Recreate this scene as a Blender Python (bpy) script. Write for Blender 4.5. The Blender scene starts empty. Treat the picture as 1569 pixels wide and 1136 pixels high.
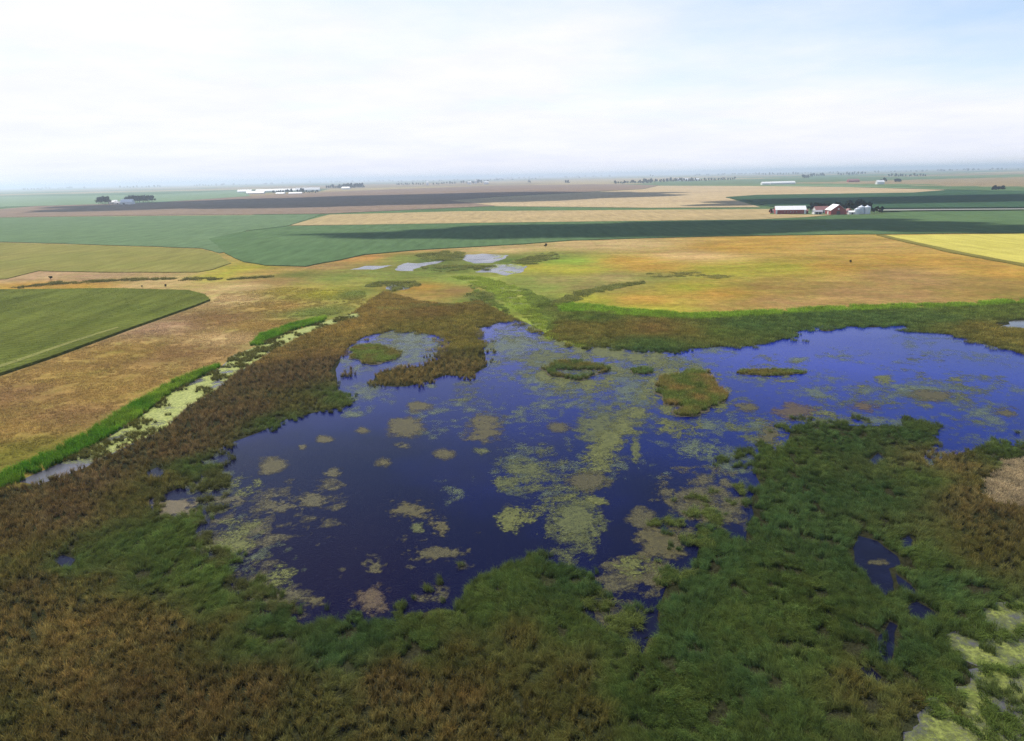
import bpy, math, random
import numpy as np
from mathutils import Matrix, Vector

random.seed(7)
rng = np.random.default_rng(11)
R = math.radians
sc = bpy.context.scene
col = sc.collection

# ------------------------------------------------------------------ camera
CAM_H = 45.0
F = 1041.0                      # focal length in pixels of the 1569 px wide photograph
PITCH = math.atan(297.0 / F)
ROLL = R(1.22)
fw = np.array([0, math.cos(PITCH), -math.sin(PITCH)])
rt0 = np.array([1.0, 0, 0])
up0 = np.array([0, math.sin(PITCH), math.cos(PITCH)])
rt = rt0 * math.cos(ROLL) - up0 * math.sin(ROLL)
up = up0 * math.cos(ROLL) + rt0 * math.sin(ROLL)
cam_d = bpy.data.cameras.new('camera')
cam = bpy.data.objects.new('camera', cam_d)
col.objects.link(cam)
cam.matrix_world = Matrix(((rt[0], up[0], -fw[0], 0), (rt[1], up[1], -fw[1], 0),
                           (rt[2], up[2], -fw[2], CAM_H), (0, 0, 0, 1)))
cam_d.sensor_width = 36
cam_d.lens = 36 * F / 1569
cam_d.clip_start = 0.5
cam_d.clip_end = 120000
sc.camera = cam

# ------------------------------------------------------------------ sky, sun, exposure
SUN_EL, SUN_AZ = R(57), R(-42)              # azimuth from +Y, negative = to the west of the view
sun_dir = np.array([math.sin(SUN_AZ) * math.cos(SUN_EL), math.cos(SUN_AZ) * math.cos(SUN_EL), math.sin(SUN_EL)])
sd = bpy.data.lights.new('sun', 'SUN')
sd.energy = 4.7
sd.angle = R(0.6)
sd.color = (1.0, 0.92, 0.78)
sun = bpy.data.objects.new('sun', sd)
col.objects.link(sun)
sun.rotation_euler = Vector(sun_dir).to_track_quat('Z', 'Y').to_euler()
sun.location = (0, 0, 200)

world = bpy.data.worlds.new('World')
sc.world = world
world.use_nodes = True
wn, wl = world.node_tree.nodes, world.node_tree.links
wn.clear()


def N(nodes, t, **kw):
    n = nodes.new(t)
    for k, v in kw.items():
        setattr(n, k, v)
    return n


def setin(n, **kw):
    for k, v in kw.items():
        n.inputs[k.replace('_', ' ')].default_value = v


w_out = N(wn, 'ShaderNodeOutputWorld')
w_bg = N(wn, 'ShaderNodeBackground')
w_bg.inputs['Strength'].default_value = 0.14
sky = N(wn, 'ShaderNodeTexSky', sky_type='NISHITA', sun_disc=False, sun_elevation=SUN_EL, sun_rotation=SUN_AZ % (2 * math.pi))
sky.altitude = 300
sky.air_density = 1.0
sky.dust_density = 1.0
sky.ozone_density = 3.0
geo = N(wn, 'ShaderNodeTexCoord')
sep = N(wn, 'ShaderNodeSeparateXYZ')
wl.new(geo.outputs['Generated'], sep.inputs[0])


def math_n(nodes, links, op, a, b=None, clamp=False):
    n = N(nodes, 'ShaderNodeMath', operation=op, use_clamp=clamp)
    for i, v in enumerate((a, b)):
        if v is None:
            continue
        if isinstance(v, (int, float)):
            n.inputs[i].default_value = v
        else:
            links.new(v, n.inputs[i])
    return n.outputs[0]


def wm(op, a, b=None, clamp=False):
    return math_n(wn, wl, op, a, b, clamp)


# clouds live on a flat layer: direction / (height + small) gives their plan position
zden = wm('ADD', wm('MAXIMUM', sep.outputs[2], 0.0), 0.10)
cx = wm('DIVIDE', sep.outputs[0], zden)
cy = wm('DIVIDE', sep.outputs[1], zden)
comb = N(wn, 'ShaderNodeCombineXYZ')
wl.new(cx, comb.inputs[0])
wl.new(cy, comb.inputs[1])
n1 = N(wn, 'ShaderNodeTexNoise')
setin(n1, Scale=0.42, Detail=7.0, Roughness=0.55)
wl.new(comb.outputs[0], n1.inputs['Vector'])
# thin cloud sheet: closed towards the horizon and the sun's side, opening to blue higher up and to the east
elev = wm('MAXIMUM', sep.outputs[2], 0.0)
low = wm('SUBTRACT', 1.0, wm('MULTIPLY', elev, 3.2), True)
high = wm('MULTIPLY', elev, 5.0, True)
east = wm('MULTIPLY', wm('MULTIPLY', sep.outputs[0], high), -0.78)
cov = wm('ADD', wm('MULTIPLY', wm('SUBTRACT', n1.outputs['Fac'], 0.5), 2.4), wm('ADD', east, wm('SUBTRACT', wm('MULTIPLY', low, 0.55), wm('MULTIPLY', wm('MULTIPLY', elev, elev), 4.8))))
covc = wm('ADD', cov, 0.70, True)
n2 = N(wn, 'ShaderNodeTexNoise')
setin(n2, Scale=1.1, Detail=6.0, Roughness=0.6)
wl.new(comb.outputs[0], n2.inputs['Vector'])
cr = N(wn, 'ShaderNodeValToRGB')
cr.color_ramp.elements[0].position = 0.35
cr.color_ramp.elements[0].color = (5.5, 5.6, 6.3, 1)
cr.color_ramp.elements[1].position = 0.62
cr.color_ramp.elements[1].color = (5.95, 5.95, 6.4, 1)
wl.new(n2.outputs['Fac'], cr.inputs[0])
mixw = N(wn, 'ShaderNodeMix', data_type='RGBA')
wl.new(covc, mixw.inputs[0])
wl.new(sky.outputs[0], mixw.inputs[6])
wl.new(cr.outputs[0], mixw.inputs[7])
wl.new(mixw.outputs[2], w_bg.inputs['Color'])
wl.new(w_bg.outputs[0], w_out.inputs['Surface'])

sc.view_settings.view_transform = 'Standard'
sc.view_settings.look = 'None'
sc.view_settings.gamma = 1
sc.view_settings.use_curve_mapping = False
sc.view_settings.exposure = 0.30
sc.render.engine = 'CYCLES'
sc.cycles.use_denoising = True
sc.cycles.denoising_prefilter = 'NONE'
sc.cycles.denoising_input_passes = 'RGB_ALBEDO_NORMAL'
sc.cycles.max_bounces = 6
sc.cycles.diffuse_bounces = 3
sc.cycles.glossy_bounces = 3
sc.cycles.transmission_bounces = 3
sc.cycles.volume_bounces = 1
sc.cycles.transparent_max_bounces = 10
sc.cycles.sample_clamp_indirect = 6.0

# ------------------------------------------------------------------ helpers


def G(px, py, z=0.0):
    """where the line of sight through a point of the photograph meets the level z: a surveyed ground position"""
    d = fw + rt * ((px - 784.5) / F) + up * ((568.0 - py) / F)
    t = (z - CAM_H) / d[2]
    return np.array([d[0] * t, d[1] * t, z])


def GP(pts, z=0.0):
    return np.array([G(x, y, z)[:2] for x, y in pts])


def m_per_px(px, py):
    p = G(px, py)
    return math.sqrt(p[0] ** 2 + p[1] ** 2 + CAM_H ** 2) / F


def hash2(ix, iy, seed):
    h = (ix.astype(np.int64) * 374761393 + iy.astype(np.int64) * 668265263 + seed * 1442695041) & 0x7fffffff
    h = ((h ^ (h >> 13)) * 1274126177) & 0x7fffffff
    return ((h ^ (h >> 16)) & 0xffff) / 65535.0


def vnoise(x, y, seed=0):
    ix, iy = np.floor(x), np.floor(y)
    fx, fy = x - ix, y - iy
    fx = fx * fx * (3 - 2 * fx)
    fy = fy * fy * (3 - 2 * fy)
    a, b = hash2(ix, iy, seed), hash2(ix + 1, iy, seed)
    c, d = hash2(ix, iy + 1, seed), hash2(ix + 1, iy + 1, seed)
    return (a * (1 - fx) + b * fx) * (1 - fy) + (c * (1 - fx) + d * fx) * fy


def fbm(x, y, scale, octv=4, seed=0, gain=0.5):
    s, a, t = 0.0, 1.0, 0.0
    ca, sa = math.cos(0.6), math.sin(0.6)
    x, y = x / scale, y / scale
    for o in range(octv):
        s = s + a * vnoise(x, y, seed + 17 * o)
        t += a
        a *= gain
        x, y = (x * ca - y * sa) * 2.03 + 11.3, (x * sa + y * ca) * 2.03 + 5.7
    return s / t


def inside(poly, x, y):
    r = np.zeros(x.shape, bool)
    n = len(poly)
    j = n - 1
    for i in range(n):
        xi, yi, xj, yj = poly[i][0], poly[i][1], poly[j][0], poly[j][1]
        if yi != yj:
            c = ((yi > y) != (yj > y)) & (x < (xj - xi) * (y - yi) / (yj - yi) + xi)
            r ^= c
        j = i
    return r


def edge_dist(poly, x, y):
    best = np.full(x.shape, 1e18)
    n = len(poly)
    for i in range(n):
        ax, ay = poly[i]
        bx, by = poly[(i + 1) % n]
        dx, dy = bx - ax, by - ay
        L = dx * dx + dy * dy + 1e-9
        t = np.clip(((x - ax) * dx + (y - ay) * dy) / L, 0, 1)
        best = np.minimum(best, (x - ax - t * dx) ** 2 + (y - ay - t * dy) ** 2)
    return np.sqrt(best)


def chop(poly, step, amp, seed, scale=None):
    """resample a polygon and roughen its outline"""
    out = []
    n = len(poly)
    for i in range(n):
        a, b = np.array(poly[i]), np.array(poly[(i + 1) % n])
        k = max(1, int(np.linalg.norm(b - a) / step))
        for q in range(k):
            out.append(a + (b - a) * q / k)
    out = np.array(out)
    s = scale or step * 3
    out[:, 0] += (fbm(out[:, 0], out[:, 1], s, 3, seed) - .5) * 2 * amp
    out[:, 1] += (fbm(out[:, 0] + 77, out[:, 1], s, 3, seed + 5) - .5) * 2 * amp
    return out


def new_mesh(name, verts, faces, mats=None, midx=None, smooth=False):
    me = bpy.data.meshes.new(name)
    me.from_pydata([tuple(v) for v in verts], [], faces)
    for m in (mats or []):
        me.materials.append(m)
    if midx is not None:
        me.polygons.foreach_set('material_index', np.array(midx, np.int32))
    if smooth:
        me.polygons.foreach_set('use_smooth', np.ones(len(me.polygons), bool))
    me.update()
    return me


def np_mesh(name, V, T, mat=None):
    """mesh from numpy arrays of vertices and triangles"""
    me = bpy.data.meshes.new(name)
    V = np.ascontiguousarray(V, np.float32)
    T = np.ascontiguousarray(T, np.int32)
    me.vertices.add(len(V))
    me.vertices.foreach_set('co', V.ravel())
    me.loops.add(len(T) * 3)
    me.loops.foreach_set('vertex_index', T.ravel())
    me.polygons.add(len(T))
    me.polygons.foreach_set('loop_start', np.arange(0, len(T) * 3, 3, dtype=np.int32))
    me.update(calc_edges=True)
    if mat:
        me.materials.append(mat)
    return me


def link(name, me, parent=None, loc=None):
    o = bpy.data.objects.new(name, me)
    col.objects.link(o)
    if parent:
        o.parent = parent
    if loc is not None:
        o.location = loc
    return o


def tag(o, label=None, cat=None, group=None, kind=None):
    for k, v in (('label', label), ('category', cat), ('group', group), ('kind', kind)):
        if v:
            o[k] = v
    return o


def empty(name, loc, rz=0, label=None, cat=None, group=None):
    o = bpy.data.objects.new(name, None)
    col.objects.link(o)
    o.location = loc
    o.rotation_euler = (0, 0, rz)
    o.empty_display_size = 1
    return tag(o, label, cat, group)


def copy_tree(o, parent=None):
    c = o.copy()
    col.objects.link(c)
    if parent:
        c.parent = parent
    for ch in list(o.children):
        copy_tree(ch, c)
    return c


def add_attr(me, name, typ, data, domain='POINT'):
    a = me.attributes.new(name, typ, domain)
    key = {'FLOAT': 'value', 'INT': 'value', 'FLOAT_VECTOR': 'vector', 'FLOAT_COLOR': 'color'}[typ]
    dt = np.int32 if typ == 'INT' else np.float32
    a.data.foreach_set(key, np.ascontiguousarray(data, dt).ravel())


# ------------------------------------------------------------------ materials
def mat_new(name):
    m = bpy.data.materials.new(name)
    m.use_nodes = True
    m.node_tree.nodes.clear()
    return m, m.node_tree.nodes, m.node_tree.links


def tex_noise(n, l, scale, detail=4, rough=0.55, coord='Object', stretch=None):
    tc = N(n, 'ShaderNodeNewGeometry')
    src = tc.outputs['Position']
    if stretch:
        mp = N(n, 'ShaderNodeMapping')
        mp.inputs['Scale'].default_value = stretch[:3]
        if len(stretch) > 3:
            mp.inputs['Rotation'].default_value = (0, 0, stretch[3])
        l.new(src, mp.inputs['Vector'])
        src = mp.outputs[0]
    t = N(n, 'ShaderNodeTexNoise')
    setin(t, Scale=scale, Detail=float(detail), Roughness=rough)
    l.new(src, t.inputs['Vector'])
    return t.outputs['Fac']


def remap(n, l, v, a, b, c, d):
    m = N(n, 'ShaderNodeMapRange')
    for i, x in enumerate((a, b, c, d)):
        m.inputs[i + 1].default_value = x
    l.new(v, m.inputs[0])
    return m.outputs[0]


def mixc(n, l, f, a, b, blend='MIX'):
    m = N(n, 'ShaderNodeMix', data_type='RGBA', blend_type=blend)
    for sock, v in ((m.inputs[0], f), (m.inputs[6], a), (m.inputs[7], b)):
        if isinstance(v, (int, float)):
            sock.default_value = v
        elif isinstance(v, tuple):
            sock.default_value = v if len(v) == 4 else v + (1,)
        else:
            l.new(v, sock)
    return m.outputs[2]


def scale_col(n, l, c, f):
    m = N(n, 'ShaderNodeVectorMath', operation='SCALE')
    if isinstance(c, tuple):
        m.inputs[0].default_value = c[:3]
    else:
        l.new(c, m.inputs[0])
    l.new(f, m.inputs['Scale'])
    return m.outputs[0]


def bump(n, l, h, strength, dist):
    b = N(n, 'ShaderNodeBump')
    b.inputs['Strength'].default_value = strength
    b.inputs['Distance'].default_value = dist
    l.new(h, b.inputs['Height'])
    return b.outputs[0]


def ground_material():
    m, n, l = mat_new('ground_cover')
    at = N(n, 'ShaderNodeAttribute', attribute_name='tint')
    a = tex_noise(n, l, 0.045, 6, 0.6, stretch=(1, 2.2, 1, 0.3))
    b = tex_noise(n, l, 0.35, 6, 0.65)
    c = tex_noise(n, l, 2.2, 4, 0.6)
    a0 = tex_noise(n, l, 0.014, 5, 0.62, stretch=(1, 1.6, 1, -0.3))
    f1 = math_n(n, l, 'MULTIPLY', remap(n, l, a, 0.3, 0.7, 0.78, 1.22), remap(n, l, a0, 0.35, 0.65, 0.80, 1.18))
    f2 = remap(n, l, b, 0.3, 0.7, 0.72, 1.28)
    f3 = remap(n, l, c, 0.3, 0.7, 0.7, 1.3)
    f = math_n(n, l, 'MULTIPLY', math_n(n, l, 'MULTIPLY', f1, f2), f3)
    cc = scale_col(n, l, at.outputs['Color'], f)
    hue = tex_noise(n, l, 0.12, 5, 0.6)
    cc = mixc(n, l, remap(n, l, hue, 0.42, 0.72, 0, 0.6), cc, mixc(n, l, 1.0, cc, (0.75, 1.08, 0.75), 'MULTIPLY'))
    bs = N(n, 'ShaderNodeBsdfDiffuse')
    l.new(cc, bs.inputs['Color'])
    l.new(bump(n, l, math_n(n, l, 'ADD', b, c), 0.7, 0.7), bs.inputs['Normal'])
    o = N(n, 'ShaderNodeOutputMaterial')
    l.new(bs.outputs[0], o.inputs[0])
    return m


def field_material(name, c1, c2, row_rot=0.0, big=0.012, contrast=0.22, rows=0.0):
    m, n, l = mat_new(name)
    a = tex_noise(n, l, big, 5, 0.6, stretch=(1, 2.0, 1, row_rot))
    b = tex_noise(n, l, 0.16, 5, 0.65, stretch=(1, 0.16, 1, row_rot))
    c = tex_noise(n, l, 1.4, 3, 0.6)
    cc = mixc(n, l, remap(n, l, a, 0.35, 0.66, 0, 1), c1, c2)
    f = math_n(n, l, 'MULTIPLY', remap(n, l, b, 0.3, 0.7, 1 - contrast, 1 + contrast), remap(n, l, c, 0.3, 0.7, 0.8, 1.2))
    if rows:
        wv = N(n, 'ShaderNodeTexWave', wave_type='BANDS', bands_direction='X')
        mp = N(n, 'ShaderNodeMapping')
        mp.inputs['Rotation'].default_value = (0, 0, rows)
        l.new(N(n, 'ShaderNodeNewGeometry').outputs['Position'], mp.inputs['Vector'])
        l.new(mp.outputs[0], wv.inputs['Vector'])
        setin(wv, Scale=0.09, Distortion=1.2, Detail=2.0)
        wv.inputs['Detail Scale'].default_value = 0.3
        f = math_n(n, l, 'MULTIPLY', f, remap(n, l, wv.outputs['Fac'], 0, 1, 0.86, 1.12))
    cc = scale_col(n, l, cc, f)
    bs = N(n, 'ShaderNodeBsdfDiffuse')
    l.new(cc, bs.inputs['Color'])
    l.new(bump(n, l, math_n(n, l, 'ADD', b, c), 0.6, 0.5), bs.inputs['Normal'])
    o = N(n, 'ShaderNodeOutputMaterial')
    l.new(bs.outputs[0], o.inputs[0])
    return m


def water_material(name, c1, c2, rough=0.12, ior=1.30, scale=0.02, sky_grad=False):
    m, n, l = mat_new(name)
    a = tex_noise(n, l, scale, 4, 0.55)
    f = remap(n, l, a, 0.35, 0.65, 0, 1)
    if sky_grad:        # sky reflection painted into base colour: dark near, bluer far and east
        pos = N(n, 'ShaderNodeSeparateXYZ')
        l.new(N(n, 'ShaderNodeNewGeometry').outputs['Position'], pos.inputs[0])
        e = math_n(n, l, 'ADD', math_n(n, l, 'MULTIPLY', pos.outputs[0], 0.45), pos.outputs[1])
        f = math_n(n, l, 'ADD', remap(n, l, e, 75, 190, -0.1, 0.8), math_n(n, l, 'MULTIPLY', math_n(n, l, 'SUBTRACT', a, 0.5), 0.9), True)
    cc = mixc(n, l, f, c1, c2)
    p = N(n, 'ShaderNodeBsdfPrincipled')
    l.new(cc, p.inputs['Base Color'])
    p.inputs['IOR'].default_value = ior
    rr = tex_noise(n, l, 0.07, 3, 0.5)
    l.new(remap(n, l, rr, 0.3, 0.7, rough * 0.6, rough * 1.5), p.inputs['Roughness'])
    w = tex_noise(n, l, 2.2, 3, 0.6, stretch=(1, 1.6, 1, 0.5))
    l.new(bump(n, l, w, 0.12, 0.12), p.inputs['Normal'])
    o = N(n, 'ShaderNodeOutputMaterial')
    l.new(p.outputs[0], o.inputs[0])
    return m


def mat_floating(name, c1, c2, wet=0.3, scale=1.2, most=1.0, soft=0.22, speck=0.5):
    """algae film: thins out to open water where its cover ('cov') runs out"""
    m, n, l = mat_new(name)
    a = tex_noise(n, l, scale, 5, 0.65)
    b = tex_noise(n, l, scale * 4, 4, 0.7)
    cc = mixc(n, l, remap(n, l, a, 0.36, 0.64, 0, 1), c1, c2)
    cc = scale_col(n, l, cc, remap(n, l, b, 0.3, 0.7, 0.5, 1.45))
    p = N(n, 'ShaderNodeBsdfPrincipled')
    l.new(cc, p.inputs['Base Color'])
    p.inputs['Roughness'].default_value = 0.75
    p.inputs['Specular IOR Level'].default_value = 0.25
    p.inputs['Coat Weight'].default_value = wet
    p.inputs['Coat Roughness'].default_value = 0.12
    p.inputs['Coat IOR'].default_value = 1.3
    l.new(bump(n, l, b, 0.5, 0.05), p.inputs['Normal'])
    cv = N(n, 'ShaderNodeAttribute', attribute_name='cov')
    d = tex_noise(n, l, 2.1, 6, 0.8)
    al = math_n(n, l, 'ADD', cv.outputs['Fac'], math_n(n, l, 'MULTIPLY', math_n(n, l, 'SUBTRACT', d, 0.5), speck))
    al = remap(n, l, al, -0.02, soft, 0, most)
    tr = N(n, 'ShaderNodeBsdfTransparent')
    mx = N(n, 'ShaderNodeMixShader')
    l.new(al, mx.inputs[0])
    l.new(tr.outputs[0], mx.inputs[1])
    l.new(p.outputs[0], mx.inputs[2])
    o = N(n, 'ShaderNodeOutputMaterial')
    l.new(mx.outputs[0], o.inputs[0])
    return m


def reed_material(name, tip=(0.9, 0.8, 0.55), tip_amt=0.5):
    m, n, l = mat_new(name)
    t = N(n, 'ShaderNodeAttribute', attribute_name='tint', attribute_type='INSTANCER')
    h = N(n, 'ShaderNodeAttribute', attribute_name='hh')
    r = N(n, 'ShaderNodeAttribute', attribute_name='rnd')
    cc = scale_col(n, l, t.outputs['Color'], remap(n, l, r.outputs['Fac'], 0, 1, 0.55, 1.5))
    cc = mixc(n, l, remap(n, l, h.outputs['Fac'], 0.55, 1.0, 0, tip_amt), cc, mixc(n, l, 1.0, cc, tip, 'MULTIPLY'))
    d = N(n, 'ShaderNodeBsdfDiffuse')
    tr = N(n, 'ShaderNodeBsdfTranslucent')
    l.new(cc, d.inputs['Color'])
    l.new(cc, tr.inputs['Color'])
    mx = N(n, 'ShaderNodeMixShader')
    mx.inputs[0].default_value = 0.45
    l.new(d.outputs[0], mx.inputs[1])
    l.new(tr.outputs[0], mx.inputs[2])
    o = N(n, 'ShaderNodeOutputMaterial')
    l.new(mx.outputs[0], o.inputs[0])
    return m


def plain(name, c, rough=0.7, metal=0.0, var=0.12, scale=0.6, stretch=None):
    m, n, l = mat_new(name)
    a = tex_noise(n, l, scale, 4, 0.6, stretch=stretch)
    cc = scale_col(n, l, c + (1,), remap(n, l, a, 0.3, 0.7, 1 - var, 1 + var))
    p = N(n, 'ShaderNodeBsdfPrincipled')
    l.new(cc, p.inputs['Base Color'])
    p.inputs['Roughness'].default_value = rough
    p.inputs['Metallic'].default_value = metal
    o = N(n, 'ShaderNodeOutputMaterial')
    l.new(p.outputs[0], o.inputs[0])
    return m


def leaf_material(name, c1, c2):
    m, n, l = mat_new(name)
    a = tex_noise(n, l, 0.5, 3, 0.6)
    cc = mixc(n, l, remap(n, l, a, 0.35, 0.65, 0, 1), c1, c2)
    d = N(n, 'ShaderNodeBsdfDiffuse')
    tr = N(n, 'ShaderNodeBsdfTranslucent')
    l.new(cc, d.inputs['Color'])
    l.new(cc, tr.inputs['Color'])
    mx = N(n, 'ShaderNodeMixShader')
    mx.inputs[0].default_value = 0.25
    l.new(d.outputs[0], mx.inputs[1])
    l.new(tr.outputs[0], mx.inputs[2])
    o = N(n, 'ShaderNodeOutputMaterial')
    l.new(mx.outputs[0], o.inputs[0])
    return m


M_ground = ground_material()
M_pond = water_material('pond_water', (0.002, 0.002, 0.020), (0.003, 0.013, 0.21), 0.13, 1.185, sky_grad=True)
M_pale = water_material('shallow_water', (0.055, 0.055, 0.075), (0.10, 0.095, 0.11), rough=0.18, ior=1.28, scale=0.15)
M_dark = water_material('dark_water', (0.004, 0.004, 0.014), (0.006, 0.007, 0.026), ior=1.17, scale=0.2)
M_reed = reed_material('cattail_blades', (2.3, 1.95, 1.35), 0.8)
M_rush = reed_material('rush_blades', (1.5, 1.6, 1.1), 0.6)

# ------------------------------------------------------------------ outlines surveyed from the photograph
POND = [(732, 505), (760, 496), (788, 490), (802, 494), (818, 500), (835, 511), (851, 521), (875, 527), (902, 531), (933, 533), (965, 537), (997, 538),
        (1035, 541), (1061, 535), (1105, 532), (1150, 531), (1180, 524), (1213, 516), (1234, 503), (1258, 499), (1285, 500), (1336, 502), (1382, 499),
        (1397, 508), (1425, 510), (1464, 514), (1502, 527), (1561, 540), (1640, 560), (1760, 590), (1760, 690), (1640, 690), (1561, 684), (1540, 681), (1515, 684), (1476, 693),
        (1446, 700), (1432, 712), (1416, 716), (1412, 703), (1425, 688), (1440, 672), (1400, 655), (1330, 653), (1280, 650), (1232, 652), (1210, 664), (1200, 688), (1163, 697),
        (1156, 720), (1163, 745), (1150, 765), (1152, 790), (1142, 828), (1120, 826), (1098, 812), (1078, 818), (1066, 850), (1062, 884), (1024, 892),
        (1012, 910), (1008, 960), (992, 985), (966, 1004), (940, 975), (912, 960), (905, 930), (925, 900), (900, 886), (860, 874), (800, 870), (748, 882), (712, 908),
        (703, 938), (670, 930), (650, 938), (610, 952), (560, 957), (490, 962), (455, 952), (400, 932), (360, 908), (335, 872), (302, 850), (292, 820),
        (285, 800), (225, 786), (222, 770), (260, 755), (290, 742), (318, 715), (305, 705), (345, 683), (400, 662), (440, 642), (490, 630), (525, 624),
        (535, 612), (517, 600), (515, 565), (522, 548), (540, 527), (560, 516), (610, 506), (640, 509), (678, 516), (692, 530), (678, 548), (650, 560),
        (600, 566), (578, 572), (573, 586), (590, 592), (622, 593), (655, 585), (682, 576), (722, 578), (746, 562), (741, 532), (726, 512)]
CHANNEL = [(28, 738), (130, 692), (210, 642), (262, 602), (340, 563), (352, 548), (392, 531), (430, 513), (480, 498), (525, 485), (550, 479), (552, 487), (500, 501),
           (455, 520), (408, 545), (352, 580), (325, 605), (290, 622), (252, 660), (200, 682), (130, 716), (60, 744)]
WETLAND = [(-420, 1420), (-420, 900), (-120, 790), (0, 752), (60, 742), (130, 714), (210, 668), (300, 612), (352, 575), (410, 541), (455, 516), (505, 497), (545, 478), (568, 460), (590, 447), (640, 462),
           (690, 468), (735, 462), (745, 468), (790, 489), (838, 515), (848, 500), (850, 480), (905, 479), (1000, 487), (1060, 490), (1150, 486), (1280, 477),
           (1450, 472), (1561, 467), (1800, 455), (2100, 700), (2000, 1420)]
STRIP_A = [(-90, 790), (-60, 764), (0, 731), (70, 698), (128, 668), (203, 622), (262, 588), (335, 560), (338, 563), (264, 602), (208, 645), (126, 694), (30, 739), (0, 752), (-60, 775)]
STRIP_B = [(383, 530), (400, 514), (450, 497), (500, 487), (500, 493), (445, 508), (400, 530)]
STRIP_C = [(852, 468), (880, 466), (960, 474), (1060, 482), (1150, 478), (1300, 470), (1450, 466), (1561, 460), (1700, 452), (1700, 458), (1561, 467), (1450, 473), (1300, 478), (1150, 486), (1060, 491), (960, 486), (900, 479), (860, 478)]
STREAM = [(690, 424), (740, 424), (790, 438), (815, 455), (828, 480), (845, 512), (880, 524), (910, 530), (880, 532), (845, 524), (818, 502), (795, 478), (765, 460), (735, 440)]
DUCK = [(1561, 912), (1520, 918), (1482, 935), (1486, 965), (1452, 985), (1470, 1006), (1500, 1020), (1490, 1048), (1450, 1066), (1405, 1090), (1390, 1180), (1800, 1180), (1800, 926)]
POOLS = [  # small open pools among the reeds
    [(1310, 832), (1318, 822), (1345, 830), (1372, 852), (1378, 866), (1362, 872), (1372, 905), (1355, 914), (1338, 900), (1328, 880), (1308, 866)],
    [(1380, 828), (1392, 820), (1400, 828), (1396, 838), (1382, 840)],
    [(1374, 880), (1392, 895), (1405, 912), (1388, 908), (1376, 895)],
    [(1390, 930), (1405, 922), (1432, 938), (1440, 946), (1410, 952), (1396, 950)],
    [(1346, 985), (1362, 952), (1374, 958), (1372, 990), (1364, 1018), (1350, 1008)],
    [(1316, 1022), (1334, 1022), (1352, 1040), (1344, 1048), (1326, 1036)],
    [(82, 858), (96, 850), (114, 858), (110, 868), (94, 870)],
    [(226, 724), (240, 716), (256, 722), (244, 732), (230, 731)],
    [(1328, 708), (1345, 694), (1356, 702), (1342, 714)],
    [(890, 922), (920, 915), (960, 945), (1008, 940), (1008, 975), (970, 985), (930, 965), (900, 945)],
    [(960, 1000), (975, 985), (990, 975), (985, 1000), (970, 1012)],
]
DEAD_PATCH = [(1502, 735), (1515, 718), (1545, 706), (1600, 700), (1660, 730), (1640, 790), (1561, 778), (1525, 768), (1505, 755)]
FAR_POOLS = [
    [(704, 398), (715, 391), (740, 389), (775, 391), (770, 397), (755, 403), (728, 404)],
    [(605, 410), (622, 403), (640, 404), (680, 399), (676, 403), (645, 409), (630, 416), (610, 415)],
    [(728, 417), (755, 406), (785, 405), (806, 408), (800, 416), (778, 423), (752, 418)],
    [(1522, 497), (1545, 491), (1640, 490), (1640, 503), (1561, 505), (1532, 502)],
    [(588, 440), (600, 433), (632, 435), (628, 443), (600, 446)],
    [(535, 413), (560, 408), (600, 407), (575, 413)],
]
CORN = [(-420, 778), (-420, 462), (0, 446), (180, 444), (290, 447), (314, 453), (323, 461), (300, 470), (200, 505), (100, 542), (0, 577), (-200, 655)]

pond_w, chan_w, wet_w = GP(POND), GP(CHANNEL), GP(WETLAND)
stripA_w, stripB_w, stripC_w = GP(STRIP_A), GP(STRIP_B), GP(STRIP_C)
stream_w, duck_w = chop(GP(STREAM), 3, 3.0, 15, 9), chop(GP(DUCK), 0.8, 1.6, 16, 3)
pools_w = [GP(p) for p in POOLS]
far_pools_w = [GP(p) for p in FAR_POOLS]
dead_w, corn_w = chop(GP(DEAD_PATCH), 1.0, 2.2, 17, 5), GP(CORN)

# plant colours (albedo)
BR = (0.140, 0.108, 0.044)      # brown cattail
BR2 = (0.180, 0.142, 0.054)     # dry brown cattail
RU = (0.150, 0.110, 0.055)      # russet
OL = (0.130, 0.122, 0.040)      # olive
GR = (0.094, 0.132, 0.037)      # green reed
DG = (0.070, 0.116, 0.040)      # dark green reed
LG = (0.115, 0.165, 0.042)      # light green
YG = (0.240, 0.270, 0.050)      # yellow green

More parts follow.
